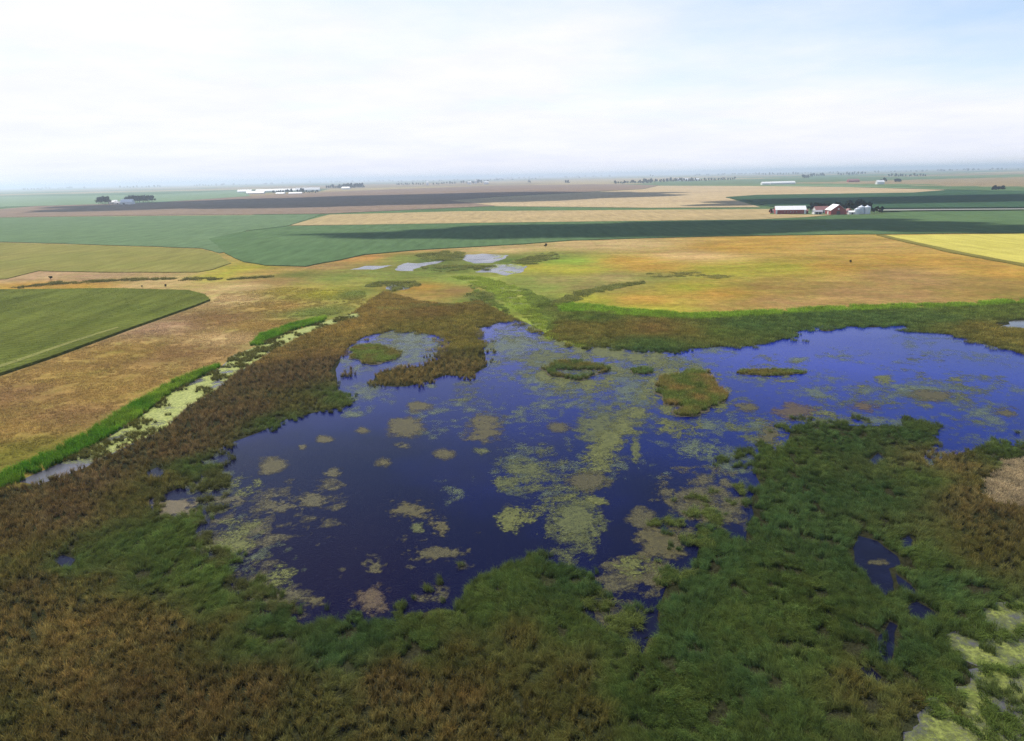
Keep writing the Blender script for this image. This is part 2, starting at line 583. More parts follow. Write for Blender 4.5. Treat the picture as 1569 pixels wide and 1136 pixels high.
# colour samples of the cover: (px, py, colour)
REED_S = [(20, 820, BR), (100, 790, RU), (60, 900, BR), (140, 740, RU), (30, 870, OL), (200, 770, OL), (180, 700, BR), (280, 690, RU), (250, 740, OL), (330, 650, RU), (300, 720, GR),
          (430, 580, RU), (380, 630, RU), (500, 560, RU), (470, 620, OL), (520, 610, GR), (420, 650, GR), (520, 500, BR2), (580, 480, BR2), (660, 480, BR), (720, 490, OL), (640, 500, OL), (620, 580, BR2), (700, 565, BR2), (735, 540, OL),
          (110, 870, GR), (200, 840, GR), (260, 830, LG), (240, 880, GR), (320, 880, LG), (330, 930, GR), (150, 900, OL), (60, 950, BR2), (150, 960, BR2), (250, 970, BR2), (340, 960, OL), (400, 980, GR), (420, 950, DG),
          (100, 1050, BR2), (200, 1060, BR), (20, 1100, OL), (300, 1080, BR), (400, 1060, BR), (500, 1010, DG), (560, 980, DG), (480, 1060, OL), (600, 1050, BR), (650, 990, GR), (700, 1000, OL), (740, 940, GR), (800, 900, GR), (860, 900, DG),
          (700, 1080, BR2), (800, 1080, OL), (800, 980, OL), (860, 960, GR), (880, 1040, OL), (900, 1100, OL), (960, 1060, GR), (1000, 1000, GR), (1000, 1100, GR), (1080, 1060, GR), (1250, 1020, GR), (1060, 920, DG), (1100, 860, DG), (1050, 1000, DG), (1120, 960, GR), (1150, 1050, DG), (1060, 1100, GR), (1200, 1100, GR), (1180, 900, GR),
          (1200, 700, GR), (1300, 680, DG), (1400, 670, DG), (1250, 760, DG), (1180, 800, DG), (1350, 760, DG), (1420, 740, GR), (1300, 850, DG), (1260, 950, GR), (1300, 1050, OL), (1400, 860, GR), (1450, 900, DG), (1480, 960, GR), (1500, 850, OL), (1540, 800, OL), (1480, 700, OL), (1530, 700, GR), (1550, 690, GR), (1430, 1040, GR), (1420, 1090, OL), (1380, 1000, DG),
          (1450, 705, (.17, .145, .06)), (1470, 720, (.19, .16, .065)), (1495, 765, (.19, .155, .065)), (1530, 790, (.17, .13, .06)), (1560, 800, (.15, .12, .05)), (1500, 740, OL), (880, 500, OL), (940, 505, OL), (1000, 505, BR), (1060, 510, OL), (1000, 530, DG), (1100, 510, GR), (1150, 500, DG), (1250, 490, DG), (1350, 490, DG), (1450, 490, DG), (1500, 500, OL), (1540, 515, OL), (1480, 480, GR), (900, 488, GR)]
GOLD = (0.375, 0.225, 0.056)
TAN = (0.40, 0.285, 0.15)
PINK = (0.37, 0.25, 0.16)
OCH = (0.29, 0.195, 0.068)
RUS = (0.27, 0.170, 0.078)
YEL = (0.30, 0.27, 0.045)
MGR = (0.17, 0.20, 0.055)
LAND_S = [(700, 428, (.22, .26, .06)), (740, 432, (.28, .31, .08)), (765, 445, (.24, .29, .06)), (790, 455, (.30, .32, .09)), (800, 470, (.2, .25, .05)), (830, 495, (.24, .28, .06)), (870, 522, (.3, .32, .07)), (650, 418, (.2, .24, .07)), (590, 420, (.2, .22, .07)), (560, 428, (.22, .22, .06)), (30, 600, RUS), (100, 580, OCH), (200, 540, OCH), (30, 660, OCH), (100, 640, RUS), (30, 690, (0.17, 0.15, 0.035)), (180, 600, OCH), (280, 540, RUS), (250, 500, PINK), (330, 490, RUS), (350, 460, TAN), (400, 500, OCH), (340, 520, TAN), (430, 470, OCH), (370, 440, TAN), (450, 445, (0.3, 0.24, .06)), (500, 450, YEL), (480, 480, MGR), (540, 450, MGR),
          (250, 434, TAN), (120, 440, GOLD), (30, 440, GOLD), (60, 424, PINK), (150, 424, PINK), (250, 424, TAN), (330, 424, YEL), (370, 412, YEL), (400, 418, OCH), (450, 422, (0.16, .17, .05)), (420, 430, RUS), (520, 425, MGR), (490, 408, RUS), (560, 395, (0.36, .19, .07)), (640, 382, (0.34, .22, .09)), (760, 382, TAN), (620, 395, MGR), (660, 398, (0.09, .12, .04)), (690, 411, (0.08, .12, .04)), (610, 425, MGR), (700, 430, MGR),
          (680, 450, OCH), (620, 455, OCH), (700, 445, RUS), (650, 440, GOLD), (740, 455, (0.08, .12, .035)), (830, 440, MGR), (800, 430, MGR), (850, 430, (0.26, .22, .09)), (900, 440, (0.2, .17, .07)), (830, 462, (0.08, .11, .035)), (940, 425, (0.25, .20, .09)), (1000, 425, (0.2, .19, .06)), (840, 395, MGR), (870, 400, (0.22, .30, .05)), (880, 415, YEL), (820, 410, YEL), (780, 400, (0.1, .14, .04)),
          (900, 375, TAN), (960, 375, TAN), (1060, 392, (0.45, .3, .15)), (960, 400, GOLD), (1000, 410, GOLD), (1120, 380, GOLD), (1200, 370, GOLD), (1300, 375, (0.38, .25, .09)), (1100, 415, YEL), (1060, 440, YEL), (1100, 450, GOLD), (980, 460, GOLD), (900, 460, YEL), (880, 470, (0.12, .2, .04)), (1000, 475, YEL), (1150, 470, OCH), (1200, 410, YEL), (1200, 440, OCH), (1280, 410, GOLD), (1400, 400, GOLD), (1380, 420, RUS), (1420, 430, RUS), (1500, 430, OCH), (1540, 420, GOLD), (1300, 450, RUS), (1400, 455, RUS), (1500, 455, OCH), (1200, 465, RUS), (1550, 455, (0.22, .16, .05))]


def polar(P):
    return np.stack([np.arctan2(P[..., 0], P[..., 1]), np.log(np.hypot(P[..., 0], P[..., 1]) + 1)], -1)


def make_idw(S, power=3.2):
    Q = polar(np.array([G(a, b)[:2] for a, b, c in S]))
    C = np.array([c for a, b, c in S])

    def f(x, y):
        q = polar(np.stack([x, y], -1))
        out = np.zeros((len(x), 3))
        for i in range(0, len(x), 20000):
            d = ((q[i:i + 20000, None, 0] - Q[None, :, 0]) * 1.0) ** 2 + ((q[i:i + 20000, None, 1] - Q[None, :, 1]) * 0.9) ** 2
            w = 1.0 / (d + 2e-4) ** (power / 2)
            out[i:i + 20000] = (w[..., None] * C[None]).sum(1) / w.sum(1)[:, None]
        return out
    return f


reed_col = make_idw(REED_S)
land_col = make_idw(LAND_S)

# ------------------------------------------------------------------ ground sheet
MUD = np.array((0.030, 0.030, 0.016))
az = np.concatenate([np.linspace(-62, 62, 312), np.arange(66, 298, 6.0)]) * math.pi / 180
rr = [14.0]
while rr[-1] < 30000:
    rr.append(rr[-1] * (1.018 if rr[-1] < 900 else 1.035))
rr = np.array(rr)
A, RR = np.meshgrid(az, rr)
gx, gy = (np.sin(A) * RR).ravel(), (np.cos(A) * RR).ravel()
na, nr = len(az), len(rr)
gz = np.zeros_like(gx)
T = []
ii = np.arange((nr - 1) * na)
r0, c0 = ii // na, ii % na
a_, b_, c_, d_ = r0 * na + c0, r0 * na + (c0 + 1) % na, (r0 + 1) * na + (c0 + 1) % na, (r0 + 1) * na + c0
tris = np.concatenate([np.stack([a_, c_, b_], 1), np.stack([a_, d_, c_], 1)])
cen = len(gx)
k = np.arange(na)
tris = np.concatenate([tris, np.stack([np.full(na, cen), k, (k + 1) % na], 1)])
V = np.stack([np.append(gx, 0), np.append(gy, 0), np.append(gz, 0)], 1)
x, y = V[:, 0], V[:, 1]
rad = np.hypot(x, y)
tint = land_col(x, y)
# patchwork of far fields
ca, sa = math.cos(0.22), math.sin(0.22)
fx, fy = x * ca + y * sa, -x * sa + y * ca
ky = np.floor(fy / 800)
kx = np.floor((fx + hash2(ky, ky * 0, 3) * 1600) / 1600)
pal = np.array([(0.30, 0.235, 0.15), (0.09, 0.15, 0.075), (0.27, 0.20, 0.13), (0.12, 0.18, 0.09), (0.33, 0.26, 0.16), (0.10, 0.15, 0.08), (0.24, 0.19, 0.13)])
pick = (hash2(kx, ky, 9) * 6.999).astype(int)
w = np.clip((rad - 620) / 200, 0, 1)[:, None]
tint = tint * (1 - w) + pal[pick] * w
inw = inside(wet_w, x, y) | (rad < 40)
tint *= np.array((0.90, 0.87, 0.76))
tint[inw & ~inside(stream_w, x, y)] = MUD
me = np_mesh('ground', V, tris, M_ground)
add_attr(me, 'tint', 'FLOAT_COLOR', np.concatenate([tint, np.ones((len(tint), 1))], 1))
g = link('ground', me)
tag(g, kind='structure')

# ------------------------------------------------------------------ crop fields, far to near, each a crop canopy standing on the ground


def slab(name, pxpoly, h, mat, label=None, step=None, amp=0.0, seed=1, world=False):
    P = np.array(pxpoly) if world else GP(pxpoly)
    dmin = np.hypot(P[:, 0], P[:, 1]).min()
    if not step and dmin < 700:
        step, amp = 9, 2.2
    if step:
        P = chop(P, step, amp, seed)
    n = len(P)
    ar = 0.5 * np.sum(P[:, 0] * np.roll(P[:, 1], -1) - np.roll(P[:, 0], -1) * P[:, 1])
    if ar < 0:
        P = P[::-1]
    V = [(p[0], p[1], h) for p in P] + [(p[0], p[1], -0.05) for p in P]
    Fc = [list(range(n))] + [[i, n + i, n + (i + 1) % n, (i + 1) % n] for i in range(n)]
    o = link(name, new_mesh(name, V, Fc, [mat]))
    tag(o, label, kind='structure')
    return o


def sheet(name, P, z, mat, label=None, kind='structure'):
    P = np.array(P)
    ar = 0.5 * np.sum(P[:, 0] * np.roll(P[:, 1], -1) - np.roll(P[:, 0], -1) * P[:, 1])
    if ar < 0:
        P = P[::-1]
    o = link(name, new_mesh(name, [(p[0], p[1], z) for p in P], [list(range(len(P)))], [mat]))
    return tag(o, label, kind=kind)


mf = field_material
slab('soybean_field', [(-500, 312), (-300, 310), (0, 302), (240, 299), (372, 292), (384, 301), (240, 311), (0, 318), (-500, 330)], 0.9, mf('crop_sage', (0.13, 0.20, 0.12), (0.16, 0.22, 0.13)), 'pale sage green field beyond the far white farm')
slab('stubble_field', [(-500, 335), (0, 321), (60, 316), (240, 311), (384, 301), (560, 292), (760, 284.5), (940, 282.5), (1010, 284.5), (985, 290), (760, 302), (690, 308), (760, 316), (500, 328), (130, 331.5), (-500, 341)], 0.5,
     mf('stubble_brown', (0.17, 0.125, 0.095), (0.21, 0.15, 0.105), 0.2, 0.004), 'wide brown field stretching behind the dark green crop')
slab('stubble_field', [(690, 308), (760, 302.5), (985, 290.5), (1010, 285), (1150, 285.5), (1290, 287), (1450, 291.5), (1400, 296), (1160, 299.5), (1112, 303), (1165, 318), (1000, 319), (760, 316.5)], 0.45,
     mf('stubble_tan', (0.40, 0.31, 0.18), (0.33, 0.25, 0.15), 0.2, 0.004), 'tan streaked field in the middle distance')
slab('soybean_field', [(1185, 283.5), (1290, 284.5), (1400, 288), (1520, 293), (1700, 295), (1700, 297), (1450, 291), (1290, 286.6), (1185, 285)], 0.5, mf('crop_grey', (0.12, 0.19, 0.10), (0.15, 0.21, 0.11)), 'thin green field below the far russet sheds')
slab('corn_field', [(1112, 303.5), (1160, 300), (1400, 296.5), (1450, 292.5), (1561, 294), (1800, 292), (1800, 316), (1561, 319.5), (1345, 321), (1180, 317)], 1.6,
     mf('crop_blue', (0.030, 0.070, 0.038), (0.042, 0.088, 0.045), 0.2, 0.006), 'dark green field behind the red barns')
slab('soybean_field', [(-500, 345), (0, 334), (130, 332.5), (490, 329.5), (468, 338), (440, 347), (380, 354), (345, 362), (352, 370), (350, 386), (338, 388.5), (310, 381), (100, 374), (0, 371), (-500, 366)], 0.42,
     mf('crop_light', (0.095, 0.148, 0.075), (0.105, 0.160, 0.080), 0.25, 0.008), 'light bluish green field left of the dark crop')
slab('stubble_field', [(445, 346), (472, 338), (505, 329.5), (700, 324.5), (1000, 322), (1180, 321), (1180, 329), (1275, 330), (1235, 333.5), (1160, 337), (780, 341.5), (520, 345.5)], 0.4,
     mf('stubble_gold', (0.30, 0.235, 0.12), (0.36, 0.27, 0.14), 0.2, 0.006), 'narrow tan field beside the white roofed barn')
slab('corn_field', [(318, 367), (382, 354.5), (442, 347.5), (520, 346), (780, 342), (1160, 337.5), (1236, 334), (1278, 330.5), (1345, 330), (1400, 323), (1561, 321.5), (1800, 319), (1800, 357), (1561, 357.5), (1345, 359.5), (1100, 362.5), (880, 369), (780, 376), (640, 383.5), (560, 391), (470, 409), (405, 407), (372, 402), (350, 391), (330, 374)], 0.5,
     mf('crop_deep', (0.068, 0.118, 0.052), (0.084, 0.137, 0.060), 0.25, 0.006), 'broad dark green crop band across the plain')
slab('soybean_field', [(-500, 369), (0, 372.5), (100, 375.5), (310, 382.5), (335, 390), (352, 404), (325, 414), (300, 418), (120, 417.5), (60, 415.5), (8, 428), (-500, 470)], 0.36,
     mf('crop_olive', (0.165, 0.165, 0.045), (0.20, 0.18, 0.055), 0.1, 0.012, 0.22, 0.2), 'olive yellow field above the pinkish dry strip')
slab('hay_field', [(1352, 361.5), (1561, 359.5), (1800, 357), (1800, 446), (1561, 404), (1450, 382)], 0.5,
     mf('hay_yellow', (0.38, 0.34, 0.075), (0.42, 0.37, 0.09), -0.3, 0.02), 'pale yellow green hay field at the plain edge')
slab('soybean_field', CORN, 0.75, mf('crop_corn', (0.085, 0.105, 0.022), (0.105, 0.120, 0.026), 0.35, 0.03, 0.3, 0.95), 'mid green crop field with a pointed corner beside the brown prairie', 6, 0.6, 3)
slab('grass_strip', [(1340, 361), (1352, 361), (1450, 382.5), (1561, 405), (1800, 447), (1800, 451), (1561, 408), (1445, 385)], 0.6, mf('grass_olive', (0.14, 0.13, 0.035), (0.17, 0.15, 0.04)), 'olive grass line dividing the golden prairie from the hay field')
trk = mf('track_grass', (0.15, 0.16, 0.05), (0.18, 0.18, 0.06), 0.3, 0.05)
sheet('wheel_track', chop(GP([(-60, 577), (20, 553), (110, 522), (180, 501), (182, 502.5), (112, 524.5), (22, 556.5), (-60, 581)], 0.75), 5, .3, 44), 0.80, trk)
M_gravel = plain('gravel', (0.19, 0.19, 0.165), 0.9)
sheet('gravel_road', GP([(1345, 321), (1561, 319.6), (1900, 317), (1900, 318.2), (1561, 321), (1345, 323)], 1.7), 1.75, M_gravel)

# ------------------------------------------------------------------ water
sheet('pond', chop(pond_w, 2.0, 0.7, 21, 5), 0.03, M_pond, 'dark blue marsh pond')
sheet('channel', chop(chan_w, 2.0, 0.5, 22, 4), 0.02, M_pale, 'shallow grey water of the duckweed channel')
for i, p in enumerate(pools_w):
    sheet('pool', chop(p, 0.7, 0.35, 30 + i, 2), 0.034 if i >= 9 else 0.02, M_dark, None)
for i, p in enumerate(far_pools_w):
    sheet('pool', chop(p, 2, 3.2, 60 + i, 9), 0.02, M_pale)
sheet('marsh_pool', chop(duck_w, 0.6, 0.3, 81, 1), 0.02, M_pale, 'shallow pool under bright duckweed')


# ------------------------------------------------------------------ irregular floating films: iso-contour meshes of a roughened field
def contour(field, x0, x1, y0, y1, cell, z):
    nx, ny = max(3, int((x1 - x0) / cell) + 1), max(3, int((y1 - y0) / cell) + 1)
    xs, ys = np.linspace(x0, x1, nx), np.linspace(y0, y1, ny)
    X, Y = np.meshgrid(xs, ys)
    S = field(X.ravel(), Y.ravel())
    P = np.stack([X.ravel(), Y.ravel(), np.maximum(S, 0)], 1)
    idx = np.arange(nx * ny).reshape(ny, nx)
    a, b, c, d = idx[:-1, :-1].ravel(), idx[:-1, 1:].ravel(), idx[1:, 1:].ravel(), idx[1:, :-1].ravel()
    Tt = np.concatenate([np.stack([a, b, c], 1), np.stack([a, c, d], 1)])
    ins = S[Tt] > 0
    cnt = ins.sum(1)
    out = []
    full = Tt[cnt == 3]
    if len(full):
        out.append(P[full])
    for want in (1, 2):
        sel = cnt == want
        tt, inn = Tt[sel], ins[sel]
        if not len(tt):
            continue
        odd = np.argmax(inn if want == 1 else ~inn, axis=1)
        q = np.arange(len(tt))
        o_, p_, r_ = tt[q, odd], tt[q, (odd + 1) % 3], tt[q, (odd + 2) % 3]

        def cut(u, v):
            t = S[u] / (S[u] - S[v])
            return P[u] + (P[v] - P[u]) * t[:, None]
        m1, m2 = cut(o_, p_), cut(o_, r_)
        if want == 1:
            out.append(np.stack([P[o_], m1, m2], 1))
        else:
            out.append(np.stack([m1, P[p_], P[r_]], 1))
            out.append(np.stack([m1, P[r_], m2], 1))
    if not out:
        return None
    tri = np.concatenate(out)
    Vv = tri.reshape(-1, 3)
    # merge shared corners
    key = np.round(Vv / (cell * 1e-3)).astype(np.int64)
    _, first, inv = np.unique(key[:, 0] * 4000037 + key[:, 1], return_index=True, return_inverse=True)
    Vu = Vv[first]
    Tn = inv.reshape(-1, 3)
    good = (Tn[:, 0] != Tn[:, 1]) & (Tn[:, 1] != Tn[:, 2]) & (Tn[:, 0] != Tn[:, 2])
    Tn = Tn[good]
    zz = np.full(len(Vu), z)
    return np.column_stack([Vu[:, :2], zz]), Tn, Vu[:, 2]


def film(name, field, box, cell, z, mat, centre=None):
    r = contour(field, *box, cell, z)
    if r is None:
        return None
    V, T, cv = r
    if centre is not None:
        V = V - np.array([centre[0], centre[1], 0])
    me = np_mesh(name, V, T, mat)
    add_attr(me, 'cov', 'FLOAT', cv)
    return link(name, me, None, (centre[0], centre[1], 0) if centre is not None else None)


FM = {
    'olive': mat_floating('algae_olive', (0.046, 0.041, 0.015), (0.072, 0.062, 0.021), 0.1, most=.9, soft=.4, speck=1.2),
    'yellow': mat_floating('algae_yellow', (0.056, 0.064, 0.014), (0.100, 0.110, 0.024), 0.1, 0.9, most=.9, soft=.4, speck=2.8),
    'tan': mat_floating('algae_tan', (0.046, 0.042, 0.020), (0.076, 0.069, 0.030), 0.1, most=.85, soft=.4, speck=2.0),
    'mud': mat_floating('wet_mud', (0.075, 0.060, 0.033), (0.098, 0.078, 0.041), 0.1, speck=.5),
    'brown': mat_floating('algae_brown', (0.045, 0.041, 0.017), (0.066, 0.059, 0.024), 0.1, most=.85, soft=.4, speck=1.3),
    'green': mat_floating('algae_green', (0.045, 0.056, 0.018), (0.085, 0.096, 0.028), 0.1, most=.85, soft=.45, speck=2.2),
    'weed': mat_floating('algae_wet', (0.050, 0.070, 0.042), (0.095, 0.120, 0.055), 0.3, most=.75, soft=.5, speck=2.4),
    'russet': mat_floating('algae_russet', (0.052, 0.034, 0.024), (0.08, 0.056, 0.028), 0.1, most=.85, soft=.4, speck=1.3),
    'duck': mat_floating('duckweed_film', (0.11, 0.135, 0.024), (0.175, 0.20, 0.048), 0.05, 0.5, soft=.3, speck=.8),
    'duckdry': mat_floating('duckweed_pale', (0.185, 0.22, 0.042), (0.275, 0.30, 0.078), 0.05, 0.5, soft=.1),
}
M_peat = plain('peat', (0.05, 0.042, 0.024), 0.95, 0, 0.3)

# (px, py, half width, half height, tilt in px per px, material, raggedness 0..1, label)
MATS = [
    (417, 713, 27, 15, -.10, 'olive', .12, 'smooth oval olive mat alone near the brown western reeds'),
    (497, 674, 17, 8, 0, 'olive', .18, 'flat olive lens between two pale specks on lilac water'),
    (463, 686, 8, 5, 0, 'tan', .25, 'tiny pale triangular speck below the olive lens'),
    (555, 660, 13, 7, 0, 'olive', .2, 'small round olive mat beside the big notched olive mat'),
    (510, 726, 18, 8, -.2, 'tan', .55, 'broken tan crescent floating on open dark water'),
    (588, 710, 18, 8, 0, 'olive', .22, 'grey olive lens left of the smooth brown oval'),
    (622, 655, 34, 19, -.1, 'olive', .25, 'large notched olive mat pointing east'),
    (620, 684, 15, 6, 0, 'tan', .4, 'faint pale mat under the notched olive mat'),
    (682, 697, 23, 10, 0, 'olive', .1, 'neat oval mat with an olive brown centre'),
    (744, 655, 36, 27, 0, 'olive', .35, 'big dull olive mat with a bright green foot'),
    (738, 691, 15, 6, 0, 'green', .2, 'bright green foot below the big dull mat'),
    (854, 655, 24, 11, 0, 'brown', .15, 'solid brown lens on the bluest open water'),
    (640, 623, 25, 10, 0, 'olive', .22, 'olive mat with a pointed tip off the reed spit'),
    (660, 592, 13, 4, 0, 'weed', .3, 'dim streak of weed just off the reed spit'),
    (540, 635, 19, 9, 0, 'weed', .35, 'dim weed patch in the lilac cove by the reeds'),
    (480, 768, 26, 14, -.2, 'tan', .55, 'ragged tan cluster at the east end of the pale drift'),
    (425, 778, 40, 13, -.15, 'tan', .6, 'ragged drift of tan algae along the west cove'),
    (345, 766, 48, 11, -.12, 'tan', .65, 'yellowish feathery drift beside the bare brown mud'),
    (262, 779, 46, 15, 0, 'mud', .4, 'bare brown mud flat in the western corner'),
    (350, 838, 52, 10, .05, 'yellow', .6, 'yellow streak of algae among the drowned western reeds'),
    (424, 888, 24, 11, -.25, 'yellow', .45, 'yellow green mat in the south western shallows'),
    (392, 900, 30, 18, 0, 'brown', .7, 'murky brown flecks round the yellow green mat'),
    (573, 918, 31, 24, -.2, 'russet', .4, 'red brown mat with a pale fringe near the south reeds'),
    (485, 922, 15, 9, -.6, 'olive', .5, 'small slanting olive wisp beside the red brown mat'),
    (627, 783, 38, 18, .25, 'olive', .55, 'open lacework mat in the middle of the dark water'),
    (640, 808, 15, 10, 0, 'green', .2, 'small green pad hanging below the lacework mat'),
    (676, 802, 20, 16, 0, 'olive', .6, 'thin lacy patch east of the small green pad'),
    (668, 848, 48, 11, -.15, 'brown', .65, 'long brown feathery raft in the dark southern water'),
    (575, 866, 22, 14, 0, 'brown', .75, 'faint brown flecks west of the feathery raft'),
    (782, 795, 28, 25, .1, 'yellow', .5, 'curled yellow green clump on the raft edge'),
    (778, 740, 26, 14, 0, 'green', .5, 'loose green clump above the curled yellow clump'),
    (880, 800, 52, 28, .25, 'green', .45, 'largest green raft with a pale tail trailing south east'),
    (902, 737, 36, 19, -.1, 'brown', .15, 'solid brown olive shelf under the green streamer'),
    (925, 690, 26, 46, -1.0, 'yellow', .6, 'yellow green streamer running down from the round reed island'),
    (974, 688, 10, 22, .2, 'green', .35, 'slim upright green wisp east of the streamer'),
    (914, 768, 23, 10, .1, 'yellow', .35, 'small yellow lump between shelf and dark gap'),
    (985, 795, 27, 20, .2, 'brown', .25, 'rounded brown bank across the dark gap'),
    (1015, 835, 44, 38, .5, 'olive', .45, 'broad olive bank sliding into the southern reeds'),
    (974, 868, 33, 25, 0, 'yellow', .55, 'dense bright yellow rosette at the reed edge'),
    (1060, 770, 52, 14, .25, 'brown', .75, 'scattered brown flecks beside the eastern reeds'),
    (1090, 790, 44, 18, 0, 'tan', .78, 'pale specks strewn below the brown flecks'),
    (1180, 668, 20, 26, .4, 'olive', .6, 'ribbon of olive weed curling along the eastern reeds'),
    (1040, 652, 38, 7, .35, 'green', .45, 'thin slanting green streak south of the round reed island'),
    (1070, 690, 40, 16, .2, 'weed', .7, 'dim drowned weed east of the upright wisp'),
    (1400, 597, 88, 20, .08, 'weed', .5, 'great oval weed ring in the bluest water'),
    (1430, 607, 55, 11, .1, 'olive', .45, 'brown core inside the great oval weed ring'),
    (1220, 630, 38, 12, 0, 'russet', .4, 'reddish mat north of the eastern reeds'),
    (1322, 625, 26, 11, .1, 'russet', .35, 'smaller reddish mat east of the larger one'),
    (1222, 553, 21, 6, 0, 'weed', .3, 'small grey lens alone on blue water near the far shore'),
    (1290, 546, 14, 4, 0, 'weed', .4, 'faint weed smudge east of the grey lens'),
    (1145, 625, 25, 10, .2, 'olive', .3, 'olive ribbon tapering east from the round reed island'),
    (1540, 632, 25, 8, 0, 'olive', .4, 'olive patch in the eastern bay'),
    (1000, 890, 40, 12, 0, 'brown', .7, 'brown scum between rosette and reeds'),
    (945, 962, 32, 17, .3, 'yellow', .55, 'mustard weed patch in the flooded southern gap'),
    (1345, 862, 18, 6, .1, 'brown', .4, 'brown weed tongue in the dark reed pool'),
]
for i, (px, py, hw, hh, tl, mk, rag, lab) in enumerate(MATS):
    c = G(px, py)
    ux = G(px + hw, py + hw * tl * 0.5)[:2] - c[:2]
    uy = G(px, py - hh)[:2] - c[:2]
    det = ux[0] * uy[1] - ux[1] * uy[0]
    rx, ry = np.linalg.norm(ux), np.linalg.norm(uy)
    rm = min(rx, ry)

    def fld(X, Y, ux=ux, uy=uy, det=det, c=c, rag=rag, rm=rm, rx=rx, i=i):
        dx, dy = X - c[0], Y - c[1]
        s = (dx * uy[1] - dy * uy[0]) / det
        t = (dy * ux[0] - dx * ux[1]) / det
        e = 1.0 - np.sqrt(s * s + t * t)
        lo = fbm(dx, dy, rm * 1.3, 2, 100 + i) - .5
        hi = fbm(dx, dy, max(0.7, rm * 0.28), 4, 300 + i, 0.65) - .5
        v = e + lo * (0.55 + 0.5 * rag) + hi * (0.25 + 2.6 * rag)
        return v - 0.06 - 0.28 * rag
    ext = 1.45
    bx, by = (abs(ux[0]) + abs(uy[0])) * ext, (abs(ux[1]) + abs(uy[1])) * ext
    cell = float(np.clip(max(rx, ry) / 42, 0.13, 0.6))
    o = film('algae_mat', fld, (c[0] - bx, c[0] + bx, c[1] - by, c[1] + by), cell, 0.052 + 0.0045 * (i % 3) + (0.01 if mk in ('olive',) and 'core' in lab else 0), FM[mk], c)
    if o:
        tag(o, lab, 'mud flat' if 'mud' in lab else 'algae mat', 'mats of algae floating on the pond')

# drifting flecks nobody could count: one film per colour
FLECK = {  # (px, py, radius px, strength)
    'weed': [(780, 530, 55, .9), (830, 560, 70, .75), (760, 570, 60, .6), (900, 600, 80, .5), (960, 590, 70, .6), (720, 640, 60, .35), (660, 630, 40, .3), (850, 690, 90, .5), (800, 650, 70, .35), (1000, 560, 70, .5), (1080, 550, 60, .35), (1000, 640, 60, .5), (1080, 690, 80, .45), (1150, 660, 50, .5),
             (1150, 570, 60, .35), (1300, 650, 80, .5), (1250, 620, 90, .4), (1400, 580, 110, .35), (1340, 560, 50, .25), (1480, 650, 60, .35), (1500, 570, 60, .2), (320, 730, 40, .6), (380, 830, 70, .3), (430, 850, 60, .2), (560, 600, 40, .4), (700, 740, 40, .35), (620, 530, 50, .85), (650, 535, 40, .8), (540, 560, 30, .5), (1430, 700, 40, .6), (700, 760, 30, .3), (800, 720, 50, .6)],
    'green': [(840, 545, 60, .55), (790, 515, 40, .5), (930, 650, 60, .6), (960, 620, 50, .6), (830, 720, 60, .65), (870, 760, 60, .6), (980, 575, 50, .45), (1020, 545, 50, .5), (900, 580, 60, .5), (1160, 640, 40, .5), (1290, 645, 70, .45), (1440, 595, 70, .3), (600, 520, 45, .6), (870, 830, 40, .45), (720, 600, 30, .3), (930, 605, 40, .55), (330, 760, 40, .4), (650, 520, 40, .45)],
    'tan': [(470, 780, 60, .3), (400, 800, 60, .3), (340, 850, 50, .35), (620, 850, 60, .4), (700, 830, 50, .4), (560, 880, 60, .3), (1090, 760, 70, .6), (1060, 800, 50, .55), (1130, 740, 40, .55), (980, 900, 60, .6), (750, 900, 30, .35), (400, 900, 50, .5), (450, 930, 40, .3), (950, 920, 60, .55), (1020, 760, 30, .45), (660, 900, 30, .3)],
}
FLECK['yellow'] = [(815, 503, 14, 1.1), (838, 517, 14, 1.1), (862, 526, 16, 1.2), (890, 533, 18, 1.2), (918, 538, 17, 1.1), (945, 543, 17, 1.0), (975, 547, 16, .9), (1005, 551, 18, .75), (800, 500, 22, .6), (1000, 580, 30, .5), (990, 605, 24, .7), (972, 630, 24, .8), (955, 650, 24, .85), (935, 672, 22, .75), (915, 700, 22, .65), (890, 735, 34, .5), (870, 765, 36, .5), (880, 800, 50, .5), (800, 790, 40, .45),
                   (1040, 655, 30, .45), (1180, 660, 30, .5), (1150, 645, 30, .45), (860, 590, 26, .4), (935, 600, 30, .45), (760, 560, 20, .5), (750, 530, 16, .6), (340, 765, 50, .4), (360, 838, 45, .35), (424, 888, 26, .4), (975, 868, 40, .6), (1240, 645, 40, .4)] + [(1400 + 88 * math.cos(t * .7), 597 + 19 * math.sin(t * .7), 13, .7) for t in range(9)] + [(1056 + 62 * math.cos(t * .7), 600 + 31 * math.sin(t * .7), 15, .75) for t in range(9)] + [(890 + 58 * math.cos(t * .7), 570 + 19 * math.sin(t * .7), 14, .75) for t in range(9)] + [(1185, 575, 50, .4)]
seedn = 500
